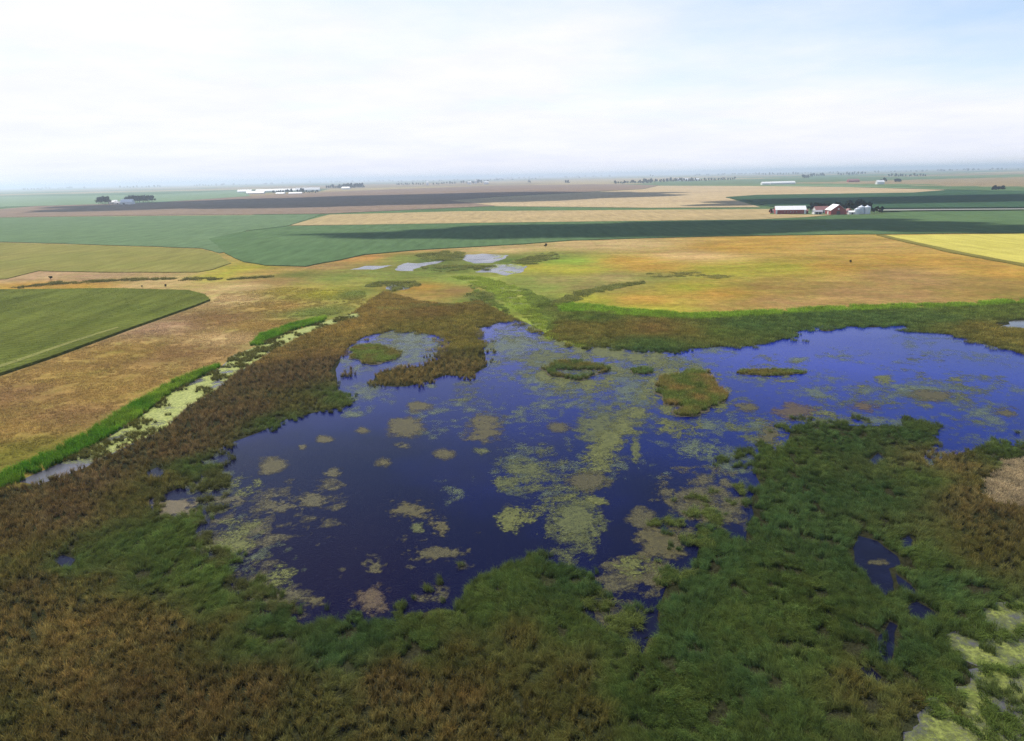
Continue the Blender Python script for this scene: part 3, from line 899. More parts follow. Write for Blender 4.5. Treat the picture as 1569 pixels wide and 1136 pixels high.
for mk, spots in FLECK.items():   # each colour of fleck drifts as one mass
    C = np.array([G(a, b)[:2] for a, b, r_, s_ in spots])
    Rw = np.array([(m_per_px(a, b) * r_) for a, b, r_, s_ in spots])
    # spots are longer along the line of sight, as the water lies flat
    St = np.array([min(3.0, math.hypot(*G(a, b)[:2]) / CAM_H) * 0.8 for a, b, r_, s_ in spots])
    Sg = np.array([s_ for a, b, r_, s_ in spots])

    def ff(X, Y, C=C, Rw=Rw, St=St, Sg=Sg, sd_=seedn):
        D = np.zeros(X.shape)
        for cc_, r_, st_, s_ in zip(C, Rw, St, Sg):
            u = cc_ / np.linalg.norm(cc_)
            dx, dy = X - cc_[0], Y - cc_[1]
            al, ac = dx * u[0] + dy * u[1], dx * u[1] - dy * u[0]
            q = np.sqrt((ac / r_) ** 2 + (al / (r_ * st_)) ** 2)
            D = np.maximum(D, s_ * np.clip(1.25 - q, 0, 1) ** 0.7)
        n_ = 0.55 * fbm(X, Y, 1.6, 4, sd_, 0.6) + 0.45 * fbm(X, Y, 9, 3, sd_ + 40)
        v = n_ - (0.645 - 0.40 * D)
        v[D < 0.02] = -1
        v = v * 2.5
        ok = inside(pond_w, X, Y)
        v[~ok] = -1
        return v
    o = film('floating_weed', ff, (-72, 190, 52, 225), 0.42, 0.044 + 0.003 * (seedn - 500) / 40, FM[mk])
    if o:
        tag(o, None, None, None, 'stuff')
    seedn += 40


def in_film(poly, thr, sc_, sd_, edge=0.4, extra=None):
    def f(X, Y):
        ins_ = inside(poly, X, Y)
        dd = np.where(ins_, edge_dist(poly, X, Y), -1)
        v = (0.6 * fbm(X, Y, sc_, 4, sd_, 0.6) + 0.4 * fbm(X, Y, sc_ * 4, 2, sd_ + 3)) - thr
        v = np.minimum(v, (dd - edge) * 0.4)
        if extra:
            v = np.minimum(v, extra(X, Y))
        return v
    return f


def box_of(P, pad=1):
    return (P[:, 0].min() - pad, P[:, 0].max() + pad, P[:, 1].min() - pad, P[:, 1].max() + pad)


def far_only(X, Y):     # grey open water at the near end of the channel
    p0, p1 = G(135, 705)[:2], G(330, 580)[:2]
    d = p1 - p0
    t = ((X - p0[0]) * d[0] + (Y - p0[1]) * d[1]) / (d @ d)
    return np.clip(t * 0.6 + 0.02, -0.2, 0.3)


o = film('duckweed', in_film(chan_w, 0.36, 3.0, 611, 0.0, far_only), box_of(chan_w), 0.45, 0.035, FM['duckdry'])
tag(o, kind='stuff')
o = film('duckweed', in_film(duck_w, 0.39, 2.2, 620, 0.0), box_of(duck_w), 0.25, 0.035, FM['duck'])
tag(o, kind='stuff')
o = film('duckweed', in_film(stream_w, 0.50, 2.0, 630, 0.1), box_of(stream_w), 0.6, 0.06, FM['duck'])
tag(o, kind='stuff')
for i in (0, 2, 4):
    o = film('duckweed', in_film(far_pools_w[i], 0.58, 4.0, 640 + i, 0.2), box_of(far_pools_w[i]), 0.9, 0.04, FM['duckdry'])
    if o:
        tag(o, kind='stuff')


# ------------------------------------------------------------------ reed and grass clumps (one blade = a bent tapering strip)
def clump_mesh(name, n, h, spread, width, lean, droop, mat, sd_, bias=0.0, segs=3, head=0.0):
    r = random.Random(sd_)
    V, T, H, Q = [], [], [], []
    for b in range(n):
        a = r.uniform(0, 2 * math.pi)
        rad_ = spread * math.sqrt(r.random())
        bx, by = math.cos(a) * rad_, math.sin(a) * rad_
        hb = h * r.uniform(0.6, 1.1)
        da = r.uniform(0, 2 * math.pi)
        ln = lean * r.uniform(0.2, 1.2)
        dx, dy = math.cos(da) * ln + bias * r.uniform(.6, 1.2), math.sin(da) * ln
        wv = width * r.uniform(0.7, 1.3)
        pa = r.uniform(0, math.pi)
        wx, wy = math.cos(pa) * wv / 2, math.sin(pa) * wv / 2
        q = r.random()
        base = len(V)
        for s in range(segs + 1):
            t = s / segs
            bend = t ** 1.8
            x = bx + dx * hb * bend
            y = by + dy * hb * bend
            z = hb * (t - droop * r.uniform(.7, 1.2) * t ** 3)
            tw = 1 - t * 0.75
            V += [(x - wx * tw, y - wy * tw, z), (x + wx * tw, y + wy * tw, z)]
            H += [t, t]
            Q += [q, q]
        for s in range(segs):
            i0 = base + 2 * s
            T += [(i0, i0 + 1, i0 + 3), (i0, i0 + 3, i0 + 2)]
    me = np_mesh(name, np.array(V), np.array(T), mat)
    add_attr(me, 'hh', 'FLOAT', np.array(H))
    add_attr(me, 'rnd', 'FLOAT', np.array(Q))
    return me


def variants(name, count, **kw):
    out = []
    for i in range(count):
        me = clump_mesh(name, sd_=kw.pop('seed', 5) + i * 13 if False else 900 + i * 13 + len(name), **kw)
        out.append(bpy.data.objects.new(name, me))      # kept as a source shape for the scatter only
    return out


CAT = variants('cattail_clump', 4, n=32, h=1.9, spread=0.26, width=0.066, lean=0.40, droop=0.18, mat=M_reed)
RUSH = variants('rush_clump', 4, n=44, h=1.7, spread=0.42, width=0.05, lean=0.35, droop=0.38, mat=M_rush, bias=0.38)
TUFT = variants('grass_clump', 3, n=26, h=0.75, spread=0.5, width=0.06, lean=0.4, droop=0.25, mat=M_rush)
COARSE = variants('reed_clump', 3, n=42, h=1.8, spread=0.75, width=0.08, lean=0.3, droop=0.2, mat=M_reed)


def scatter(name, x, y, z, rot, scl, tint, vidx, srcs):
    n = len(x)
    me = bpy.data.meshes.new(name)
    me.vertices.add(n)
    me.vertices.foreach_set('co', np.stack([x, y, z], 1).astype(np.float32).ravel())
    add_attr(me, 'rot', 'FLOAT_VECTOR', rot)
    add_attr(me, 'scl', 'FLOAT_VECTOR', scl)
    add_attr(me, 'tint', 'FLOAT_COLOR', np.concatenate([tint, np.ones((n, 1))], 1))
    add_attr(me, 'vi', 'INT', vidx)
    o = link(name, me)
    ng = bpy.data.node_groups.new(name, 'GeometryNodeTree')
    ng.interface.new_socket('Geometry', in_out='INPUT', socket_type='NodeSocketGeometry')
    ng.interface.new_socket('Geometry', in_out='OUTPUT', socket_type='NodeSocketGeometry')
    nn, ll = ng.nodes, ng.links
    gi, go = nn.new('NodeGroupInput'), nn.new('NodeGroupOutput')
    ip = nn.new('GeometryNodeInstanceOnPoints')
    jn = nn.new('GeometryNodeJoinGeometry')
    for s in srcs:
        oi = nn.new('GeometryNodeObjectInfo')
        oi.inputs['Object'].default_value = s
        oi.inputs['As Instance'].default_value = True
        ll.new(oi.outputs['Geometry'], jn.inputs[0])

    def attr(nm, t):
        a = nn.new('GeometryNodeInputNamedAttribute')
        a.data_type = t
        a.inputs['Name'].default_value = nm
        return a.outputs['Attribute']
    e2r = nn.new('FunctionNodeEulerToRotation')
    ll.new(attr('rot', 'FLOAT_VECTOR'), e2r.inputs[0])
    ll.new(gi.outputs[0], ip.inputs['Points'])
    ll.new(jn.outputs[0], ip.inputs['Instance'])
    ip.inputs['Pick Instance'].default_value = True
    ll.new(attr('vi', 'INT'), ip.inputs['Instance Index'])
    ll.new(e2r.outputs[0], ip.inputs['Rotation'])
    ll.new(attr('scl', 'FLOAT_VECTOR'), ip.inputs['Scale'])
    ll.new(ip.outputs[0], go.inputs[0])
    md = o.modifiers.new('scatter', 'NODES')
    md.node_group = ng
    return o


def jgrid(x0, x1, y0, y1, s):
    xs, ys = np.arange(x0, x1, s), np.arange(y0, y1, s)
    X, Y = np.meshgrid(xs, ys)
    X[1::2] += s / 2
    X = X + rng.uniform(-.48, .48, X.shape) * s
    Y = Y + rng.uniform(-.48, .48, Y.shape) * s
    return X.ravel(), Y.ravel()


def in_view(x, y, m=6.0):
    """keeps what the photograph or a step to its side could see"""
    d = np.hypot(x, y)
    az_ = np.abs(np.arctan2(x, y))
    return (az_ < R(43)) | (d < 40)


water_polys = [pond_w, chan_w, duck_w] + pools_w + far_pools_w[3:5]


def worley(x, y, scale, seed):
    """distance to the nearest tussock centre, in tussock spacings, and that tussock's own random number"""
    x, y = x / scale, y / scale
    ix, iy = np.floor(x), np.floor(y)
    best, idr = np.full(x.shape, 9.0), np.zeros(x.shape)
    for dx in (-1, 0, 1):
        for dy in (-1, 0, 1):
            px_, py_ = ix + dx, iy + dy
            qx, qy = px_ + hash2(px_, py_, seed), py_ + hash2(px_, py_, seed + 1)
            d = np.hypot(x - qx, y - qy)
            m_ = d < best
            best = np.where(m_, d, best)
            idr = np.where(m_, hash2(px_, py_, seed + 2), idr)
    return best, idr


def dry(x, y):
    """not open water; the shoreline frays over a couple of metres"""
    amp = 1.1 + 0.006 * np.hypot(x, y)
    wx_ = x + (fbm(x, y, 4.0, 4, 91, .6) - .5) * 4 * amp
    wy_ = y + (fbm(x + 40, y, 4.0, 4, 92, .6) - .5) * 4 * amp
    k_ = np.ones(x.shape, bool)
    for p in water_polys[:1] + water_polys[2:3]:
        ins_ = inside(p, wx_, wy_)
        ed = edge_dist(p, wx_, wy_)
        stray = (fbm(x, y, 2.5, 3, 93) + rng.uniform(-.12, .12, len(x))) > 0.56 + 0.055 * ed
        k_ &= ~ins_ | (stray & (ed < 4.0))
    k_ &= ~inside(water_polys[1], x, y)
    for p in water_polys[3:]:
        k_ &= ~(inside(p, wx_ * .3 + x * .7, wy_ * .3 + y * .7) | (edge_dist(p, x, y) < 0.35))
    return k_


def zones():
    """clump positions over the wetland, closer together near the camera"""
    X, Y, S = [], [], []
    for (d0, d1, s) in ((38, 80, 0.36), (80, 120, 0.46), (120, 180, 0.66), (180, 330, 1.05)):
        x, y = jgrid(-260, 330, 25, 330, s)
        d = np.hypot(x, y)
        k_ = (d >= d0) & (d < d1) & in_view(x, y)
        x, y = x[k_], y[k_]
        k_ = inside(wet_w, x, y)
        x, y = x[k_], y[k_]
        k_ = dry(x, y)
        X.append(x[k_]); Y.append(y[k_]); S.append(np.full(k_.sum(), s))
    return np.concatenate(X), np.concatenate(Y), np.concatenate(S)


zx, zy, zs = zones()
zc = reed_col(zx, zy)
sp = fbm(zx, zy, 2.0, 2, 74)
green = zc[:, 1] > zc[:, 0] * (0.98 + 0.25 * (sp - .5))
wd_b, id_b = worley(zx, zy, 0.66, 61)          # brown cattails stand in small tufts
wd_g, id_g = worley(zx, zy, 1.5, 64)           # green rushes in broad tussocks
wd, idn = np.where(green, wd_g, wd_b), np.where(green, id_g, id_b)
big = fbm(zx, zy, 9.0, 3, 72)
gap = np.where(green, 0.76, 0.53) - 0.22 * (big - .5)
keep = ~inside(dead_w, zx, zy) & ((wd < gap) | (zs > 1.0)) & ~((idn < 0.10) & (zs < 1))
zx, zy, zs, big, zc, green, wd, idn = (q[keep] for q in (zx, zy, zs, big, zc, green, wd, idn))
jit = fbm(zx, zy, 4.0, 3, 73)
zc = zc * (0.75 + 0.5 * jit)[:, None] * (0.72 + 0.56 * idn)[:, None]
warm = (hash2(np.floor(zx * 1.3), np.floor(zy * 1.3), 31) - .5)[:, None]
zc = zc * (1 + warm * np.array((.16, -.02, -.1)))
hgt = (0.72 + 0.5 * fbm(zx, zy, 5.0, 3, 75)) * np.where(green, 1.18 - 0.62 * wd, 1.1 - 0.45 * wd) * (0.85 + 0.3 * idn)


def emit(name, k_, srcs, flow=False, hs=1.0, lab=None, thin=1.0):
    x, y, s = zx[k_], zy[k_], zs[k_]
    n = len(x)
    if not n:
        return
    if flow:
        th = (fbm(x, y, 16, 2, 76) - .5) * 7 + 1.0 + idn[k_] * 3.0 + rng.normal(0, .8, n)
    else:
        th = rng.uniform(0, 2 * math.pi, n)
    rot = np.stack([rng.normal(0, .1, n), rng.normal(0, .1, n), th], 1)
    wide = (0.55 + s * 0.72) * thin
    h_ = hgt[k_] * hs * rng.uniform(.85, 1.15, n)
    scl = np.stack([wide, wide, h_], 1)
    tnt = zc[k_] * rng.uniform(.75, 1.25, (n, 1))
    o = scatter(name, x, y, np.zeros(n), rot, scl, tnt, rng.integers(0, len(srcs), n), srcs)
    tag(o, lab, None, None, 'stuff')


near = zs < 1.0
emit('cattail_bed', ~green & near, CAT, thin=0.78, hs=0.62)
emit('green_reed_bed', green & near, RUSH, True, thin=0.85, hs=0.66)
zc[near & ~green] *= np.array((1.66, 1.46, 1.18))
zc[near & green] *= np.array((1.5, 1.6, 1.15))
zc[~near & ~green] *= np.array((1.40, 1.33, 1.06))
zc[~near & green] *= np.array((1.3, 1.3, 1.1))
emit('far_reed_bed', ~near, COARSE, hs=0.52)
print('reed clumps', len(zx))


def patch(name, polys, s, srcs, colf, h, seed_, holes=0.0, wide=None, sheer=0.3, fade=0.0):
    X, Y = [], []
    for P in polys:
        x, y = jgrid(*box_of(P, 0), s)
        if fade:        # frayed outline
            wv = 9.0 * s * fade
            wx_, wy_ = x + (fbm(x, y, 9, 3, seed_ + 7) - .5) * wv * 4, y + (fbm(x + 50, y, 9, 3, seed_ + 8) - .5) * wv * 4
            k_ = inside(P, wx_, wy_) & in_view(x, y)
            k_ &= rng.random(len(x)) < np.clip(edge_dist(P, wx_, wy_) / (2.2 * s) + .25, 0, 1)
        else:
            k_ = inside(P, x, y) & in_view(x, y)
        X.append(x[k_]); Y.append(y[k_])
    x, y = np.concatenate(X), np.concatenate(Y)
    if holes:
        k_ = fbm(x, y, 4 * s, 3, seed_) > holes
        x, y = x[k_], y[k_]
    n = len(x)
    rot = np.stack([rng.normal(0, .08, n), rng.normal(0, .08, n), rng.uniform(0, 6.28, n)], 1)
    wd = wide or (0.6 + s * 0.75)
    scl = np.stack([np.full(n, wd), np.full(n, wd), h * (0.7 + .6 * fbm(x, y, 5 * s, 2, seed_ + 3)) * rng.uniform(.85, 1.15, n)], 1)
    tnt = colf(x, y) * (1 - sheer + 2 * sheer * fbm(x, y, 6 * s, 3, seed_ + 5))[:, None] * rng.uniform(.8, 1.2, (n, 1))
    o = scatter(name, x, y, np.zeros(n), rot, scl, tnt, rng.integers(0, len(srcs), n), srcs)
    tag(o, None, None, None, 'stuff')
    return o


def const(c):
    c = np.array(c)
    return lambda x, y: np.tile(c, (len(x), 1))


patch('tall_grass_strip', [stripA_w, stripB_w], 0.6, CAT, lambda x, y: np.array((0.105, 0.220, 0.022)) + (fbm(x, y, 9, 3, 55) - .45)[:, None] * np.array((.18, .14, .03)), 0.75, 801, 0.3)
patch('tall_grass_strip', [stripC_w], 1.2, COARSE, const((0.17, 0.29, 0.034)), 0.65, 802, 0.3)
patch('stream_grass', [stream_w], 0.9, TUFT, lambda x, y: np.array((0.30, 0.36, 0.06)) * (0.6 + 0.8 * fbm(x, y, 8, 3, 57))[:, None], 0.9, 803, 0.36)
patch('channel_reeds', [chan_w], 0.8, CAT, const((0.10, 0.105, 0.034)), 0.45, 804, 0.565)
patch('dead_reed_mat', [dead_w], 0.45, TUFT, lambda x, y: np.array((0.46, 0.36, 0.23)) * (0.6 + 0.8 * fbm(x, y, 2, 3, 58))[:, None], 0.6, 805, 0.28, fade=0.2)
patch('duckweed_reeds', [duck_w], 0.6, RUSH, const((0.10, 0.14, 0.035)), 0.5, 806, 0.62)
patch('drowned_reeds', [GP([(290, 800), (320, 720), (360, 700), (350, 760), (340, 830), (380, 890), (440, 925), (470, 955), (400, 935), (335, 880), (300, 850)])], 0.6, RUSH, const((0.10, 0.105, 0.04)), 0.6, 807, 0.57)
patch('drowned_reeds', [GP([(1090, 720), (1165, 690), (1220, 655), (1300, 652), (1440, 665), (1440, 640), (1300, 640), (1200, 640), (1160, 680), (1100, 700)])], 0.8, RUSH, const((0.085, 0.115, 0.035)), 0.6, 808, 0.55)
patch('drowned_reeds', [pools_w[9], pools_w[10]], 0.5, RUSH, const((0.11, 0.135, 0.04)), 0.6, 840, 0.50)
patch('drowned_reeds', [GP([(975, 780), (1060, 760), (1140, 740), (1140, 830), (1080, 850), (1060, 890), (1000, 900), (1000, 840)])], 0.6, RUSH, const((0.12, 0.15, 0.045)), 0.5, 841, 0.60)
prairie_w = GP([(-60, 740), (-60, 620), (0, 580), (200, 508), (326, 462), (340, 450), (440, 440), (560, 447), (560, 468), (500, 486), (400, 514), (335, 555), (262, 579), (200, 610), (130, 653), (0, 714)])
patch('prairie_grass', [prairie_w], 1.0, TUFT, lambda x, y: land_col(x, y) * 1.2, 0.5, 809, 0.36)
patch('stream_bank_reeds', [GP([(800, 440), (850, 468), (858, 500), (848, 514), (826, 482), (800, 455)]), GP([(716, 438), (728, 442), (770, 468), (786, 484), (770, 478), (742, 462)])], 1.1, COARSE, lambda x, y: np.array((0.15, 0.20, 0.05)) * (0.5 + fbm(x, y, 8, 3, 59))[:, None], 0.5, 831, 0.3, fade=0.12)
patch('marsh_arc', [GP([(828, 480), (852, 462), (885, 448), (930, 438), (985, 431), (990, 435), (940, 443), (900, 453), (868, 470), (846, 488)])], 1.2, COARSE, lambda x, y: np.array((0.17, 0.19, 0.062)) * (0.6 + .8 * fbm(x, y, 8, 3, 60))[:, None], 0.45, 832, 0.3, fade=0.08)
patch('marsh_arc', [GP([(985, 421), (1010, 418), (1060, 418), (1110, 422), (1140, 426), (1100, 427), (1040, 424), (1000, 425)])], 1.4, COARSE, lambda x, y: np.array((0.20, 0.20, 0.065)) * (0.6 + .8 * fbm(x, y, 8, 3, 60))[:, None], 0.35, 833, 0.45, fade=0.3)
# corn leaves standing out of the canopy, in rows
cornx = patch('crop_leaves', [corn_w], 1.7, TUFT, const((0.115, 0.135, 0.034)), 0.75, 810, 0.0, 1.8, 0.2)
cornx.location.z = 0.45


# reed islands in the pond: a mat of root with its own reeds
def island(px, py, hw, hh, c, h, lab, seed_, s=0.55, ring=0.0):
    ce = G(px, py)
    ux, uy = G(px + hw, py)[:2] - ce[:2], G(px, py - hh)[:2] - ce[:2]
    det = ux[0] * uy[1] - ux[1] * uy[0]

    def fld(X, Y):
        dx, dy = X, Y
        a = (dx * uy[1] - dy * uy[0]) / det
        b = (dy * ux[0] - dx * ux[1]) / det
        q = np.sqrt(a * a + b * b)
        v = 1 - q + (fbm(X, Y, 5, 3, seed_) - .5) * 0.8
        if ring:        # open southern side
            v = np.minimum(v, q - ring + (b > -0.1) * 1.0)
        return v
    bx, by = (abs(ux[0]) + abs(uy[0])) * 1.4, (abs(ux[1]) + abs(uy[1])) * 1.4
    V, T, cv = contour(fld, -bx, bx, -by, by, 0.5, 0.08)
    o = link('reed_island', np_mesh('reed_island', V, T, M_peat), None, (ce[0], ce[1], 0))
    tag(o, lab, 'reed island')
    x, y = jgrid(-bx, bx, -by, by, s)
    k_ = fld(x, y) > 0.05
    x, y = x[k_], y[k_]
    n = len(x)
    rot = np.stack([rng.normal(0, .1, n), rng.normal(0, .1, n), rng.uniform(0, 6.28, n)], 1)
    wd = 0.6 + s * 0.8
    scl = np.stack([np.full(n, wd), np.full(n, wd), h * rng.uniform(.7, 1.2, n)], 1)
    mixv = np.clip((fbm(x, y, 3.0, 3, seed_ + 9) - .35) * 3, 0, 1)[:, None]
    tnt = (np.array(c[0]) * (1 - mixv) + np.array(c[1]) * mixv) * 1.3 * rng.uniform(.75, 1.25, (n, 1))
    rd = scatter('reeds', x, y, np.full(n, 0.05), rot, scl, tnt, rng.integers(0, 4, n), CAT)
    rd.parent = o
    rd['kind'] = 'stuff'


island(885, 566, 50, 13, (DG, OL), 0.57, 'low dark reed island open on its south side', 901, 0.7, 0.72)
island(1056, 599, 54, 27, (GR, BR2), 0.60, 'round reed island with a brown south face', 902, 0.6)
island(1185, 571, 50, 5, (GR, OL), 0.35, 'long thin reed island on the blue water', 903, 0.6)
island(572, 541, 38, 14, (OL, LG), 0.42, 'small yellowish reed island inside the sheltered cove', 904, 0.7)
island(985, 569, 18, 5, (DG, GR), 0.42, 'tiny dark reed island between two larger ones', 905, 0.6)
island(1268, 505, 14, 3, (DG, GR), 0.54, 'tiny reed islet close under the far northern shore', 906, 0.8)

# ------------------------------------------------------------------ trees
M_leaf = leaf_material('leaf_dark', (0.009, 0.018, 0.015), (0.017, 0.030, 0.020))
M_bark = plain('bark', (0.10, 0.08, 0.06), 0.9)


def tree_meshes(sd_, leaves=520, tall=1.0):
    """crown of leaf clumps round several limbs, unit height 10 m; trunk with limbs"""
    r = random.Random(sd_)
    lobes = []
    for i in range(7):
        a = r.uniform(0, 6.28)
        q = r.uniform(0.6, 2.6)
        lobes.append((math.cos(a) * q, math.sin(a) * q, r.uniform(4.0, 8.2) * tall, r.uniform(1.3, 2.1)))
    lobes.append((0, 0, 8.0 * tall, 1.7))
    V, T = [], []
    for i in range(leaves):
        lx, ly, lz, lr = r.choice(lobes)
        d = Vector((r.gauss(0, 1), r.gauss(0, 1), r.gauss(0, 1))).normalized()
        p = Vector((lx, ly, lz)) + d * lr * (r.random() ** 0.35)
        nrm = (d + Vector((r.gauss(0, .5), r.gauss(0, .5), r.gauss(0, .5)))).normalized()
        t1 = nrm.orthogonal().normalized()
        t2 = nrm.cross(t1)
        s = r.uniform(0.35, 0.75)
        b = len(V)
        V += [p + t1 * s, p + t2 * s * .8, p - t1 * s * .9, p - t2 * s]
        T += [(b, b + 1, b + 2), (b, b + 2, b + 3)]
    crown = np_mesh('crown', np.array([tuple(v) for v in V]), np.array(T), M_leaf)
    V, T = [], []

    def limb(p, q, r0, r1, k=6):
        p, q = Vector(p), Vector(q)
        ax = (q - p).normalized()
        u = ax.orthogonal().normalized()
        v = ax.cross(u)
        b = len(V)
        for c, rr_ in ((p, r0), (q, r1)):
            for j in range(k):
                a = 2 * math.pi * j / k
                V.append(c + (u * math.cos(a) + v * math.sin(a)) * rr_)
        for j in range(k):
            a, bb = b + j, b + (j + 1) % k
            T.append((a, bb, bb + k)); T.append((a, bb + k, a + k))
    limb((0, 0, -0.1), (0.1, 0, 4.2 * tall), 0.32, 0.2)
    for lx, ly, lz, lr in lobes[:5]:
        limb((0.1, 0, 3.0 * tall + r.random()), (lx, ly, lz), 0.14, 0.05, 4)
    trunk = np_mesh('trunk', np.array([tuple(v) for v in V]), np.array(T), M_bark)
    return crown, trunk


TREES = [tree_meshes(40 + i) for i in range(5)]


def tree(px, py, hpx, lab, group, wide=1.0, parts=True, name='tree'):
    p = G(px, py)
    mp = m_per_px(px, py)
    s = hpx * mp / 9.6
    c, t = random.choice(TREES)
    if parts:
        e = empty(name, (p[0], p[1], 0), random.uniform(0, 6.28), lab, 'tree', group)
        e.scale = (s * wide, s * wide, s)
        link('crown', c, e)
        link('trunk', t, e)
    else:
        e = link(name, c, None, (p[0], p[1], -1.2 * s))
        e.rotation_euler = (0, 0, random.uniform(0, 6.28))
        e.scale = (s * wide, s * wide, s * 1.1)
        tag(e, lab, 'tree', group)
    return e


def row(x0, x1, y0, y1, h, n, lab, group, parts=False, wide=1.0, vary=0.25, dy=0.4):
    for i in range(n):
        f = (i + .5 + random.uniform(-.35, .35)) / n
        tree(x0 + (x1 - x0) * f, y0 + (y1 - y0) * f + random.uniform(-dy, dy), h * random.uniform(1 - vary, 1 + vary), lab, group, wide, parts)


# ------------------------------------------------------------------ buildings
M_white = plain('white_metal', (0.78, 0.78, 0.78), 0.5, 0, 0.06)
M_whitew = plain('white_siding', (0.74, 0.74, 0.73), 0.6, 0, 0.06)
M_red = plain('red_siding', (0.30, 0.055, 0.050), 0.7, 0, 0.15, 1.0, (6, 6, 0.3))
M_redd = plain('red_roof', (0.26, 0.12, 0.11), 0.7, 0, 0.15)
M_greyroof = plain('grey_roof', (0.34, 0.33, 0.36), 0.7, 0, 0.12)
M_door = plain('dark_door', (0.06, 0.055, 0.055), 0.6)
M_glass = plain('window_glass', (0.05, 0.06, 0.08), 0.15)
M_steel = plain('galvanised_steel', (0.62, 0.66, 0.72), 0.45, 0.35, 0.08, 2.0, (1, 1, 9))


def box(V, Fc, x0, x1, y0, y1, z0, z1):
    b = len(V)
    V += [(x0, y0, z0), (x1, y0, z0), (x1, y1, z0), (x0, y1, z0), (x0, y0, z1), (x1, y0, z1), (x1, y1, z1), (x0, y1, z1)]
    Fc += [[b, b + 3, b + 2, b + 1], [b + 4, b + 5, b + 6, b + 7], [b, b + 1, b + 5, b + 4], [b + 1, b + 2, b + 6, b + 5], [b + 2, b + 3, b + 7, b + 6], [b + 3, b, b + 4, b + 7]]


def barn(name, pos, rz, L, W, hw, hr, mwall, mroof, lab, cat, group=None, doors=(), windows=(), trim=None, end_door=False, cupola=False):
    """gabled building, ridge along local x; doors and windows on the south (-y) wall as (x, width, height) / (x, z)"""
    e = empty(name, (pos[0], pos[1], 0), rz, lab, cat, group)
    a, b = L / 2, W / 2
    V = [(-a, -b, 0), (a, -b, 0), (a, b, 0), (-a, b, 0), (-a, -b, hw), (a, -b, hw), (a, b, hw), (-a, b, hw), (-a, 0, hr - .12), (a, 0, hr - .12)]
    Fc = [[0, 1, 5, 4], [2, 3, 7, 6], [1, 2, 6, 9, 5], [3, 0, 4, 8, 7]]
    link('wall', new_mesh('wall', V, Fc, [mwall]), e)
    for s in (-1, 1):
        ov, th = 0.5, 0.15
        sl = (hr - hw) / b
        yo, zo = s * (b + ov), hw - ov * sl
        V = [(-a - ov, 0, hr), (a + ov, 0, hr), (a + ov, yo, zo), (-a - ov, yo, zo)]
        V += [(v[0], v[1], v[2] + th) for v in V]
        Fc = [[0, 1, 2, 3], [7, 6, 5, 4], [0, 4, 5, 1], [1, 5, 6, 2], [2, 6, 7, 3], [3, 7, 4, 0]]
        link('roof', new_mesh('roof', V, Fc, [mroof]), e)
    for (dx, dw, dh) in doors:
        V, Fc = [], []
        box(V, Fc, dx - dw / 2, dx + dw / 2, -b - .08, -b - .004, 0.02, dh)
        link('door', new_mesh('door', V, Fc, [M_door if mwall is not M_red else M_whitew]), e)
    for (wx, wz) in windows:
        V, Fc = [], []
        box(V, Fc, wx - .55, wx + .55, -b - .06, -b - .004, wz - .5, wz + .5)
        w_ = link('window', new_mesh('window', V, Fc, [M_whitew if mwall is M_red else M_glass]), e)
        V, Fc = [], []
        box(V, Fc, wx - .42, wx + .42, -b - .08, -b - .062, wz - .38, wz + .38)
        link('pane', new_mesh('pane', V, Fc, [M_glass]), w_)
    if trim:
        for s in (-1, 1):
            V, Fc = [], []
            box(V, Fc, s * (a - .9) - .9, s * (a - .9) + .9, -b - .1, -b - .006, 0.02, hw - .15)
            link('corner_trim', new_mesh('corner_trim', V, Fc, [trim]), e)
    if end_door:
        V, Fc = [], []
        box(V, Fc, a + .004, a + .09, -1.8, 1.8, 0.02, min(hw, 3.6))
        link('door', new_mesh('door', V, Fc, [M_door]), e)
        V, Fc = [], []
        box(V, Fc, a + .004, a + .08, -.8, .8, hw + .4, hw + 1.8)
        link('hayloft_door', new_mesh('hayloft_door', V, Fc, [M_whitew]), e)
    return e


def bin_(pos, rad_, h, lab, group):
    e = empty('grain_bin', (pos[0], pos[1], 0), random.uniform(0, 1), lab, 'grain bin', group)
    k_ = 24

    def ring(r, z):
        return [(r * math.cos(2 * math.pi * i / k_), r * math.sin(2 * math.pi * i / k_), z) for i in range(k_)]
    rings, z = [ring(rad_, 0)], 0
    while z < h - .01:
        z += h / 9
        rings.append(ring(rad_ * 1.012, z - h / 18))
        rings.append(ring(rad_, z))
    V = sum(rings, [])
    Fc = [[j * k_ + i, j * k_ + (i + 1) % k_, (j + 1) * k_ + (i + 1) % k_, (j + 1) * k_ + i] for j in range(len(rings) - 1) for i in range(k_)]
    link('bin_wall', new_mesh('bin_wall', V, Fc, [M_steel]), e)
    V = ring(rad_ * 1.05, h + .02) + [(0, 0, h + rad_ * .55)]
    link('roof', new_mesh('roof', V, [[i, (i + 1) % k_, k_] for i in range(k_)], [M_steel]), e)
    V, Fc = [], []
    box(V, Fc, -.5, .5, -.5, .5, h + rad_ * .47, h + rad_ * .62)
    link('roof_cap', new_mesh('roof_cap', V, Fc, [M_steel]), e)
    V, Fc = [], []
    box(V, Fc, -.45, .45, -rad_ - .12, -rad_ + .3, 0.4, 2.4)
    link('door', new_mesh('door', V, Fc, [M_whitew]), e)


def px_size(px, py):
    return m_per_px(px, py)


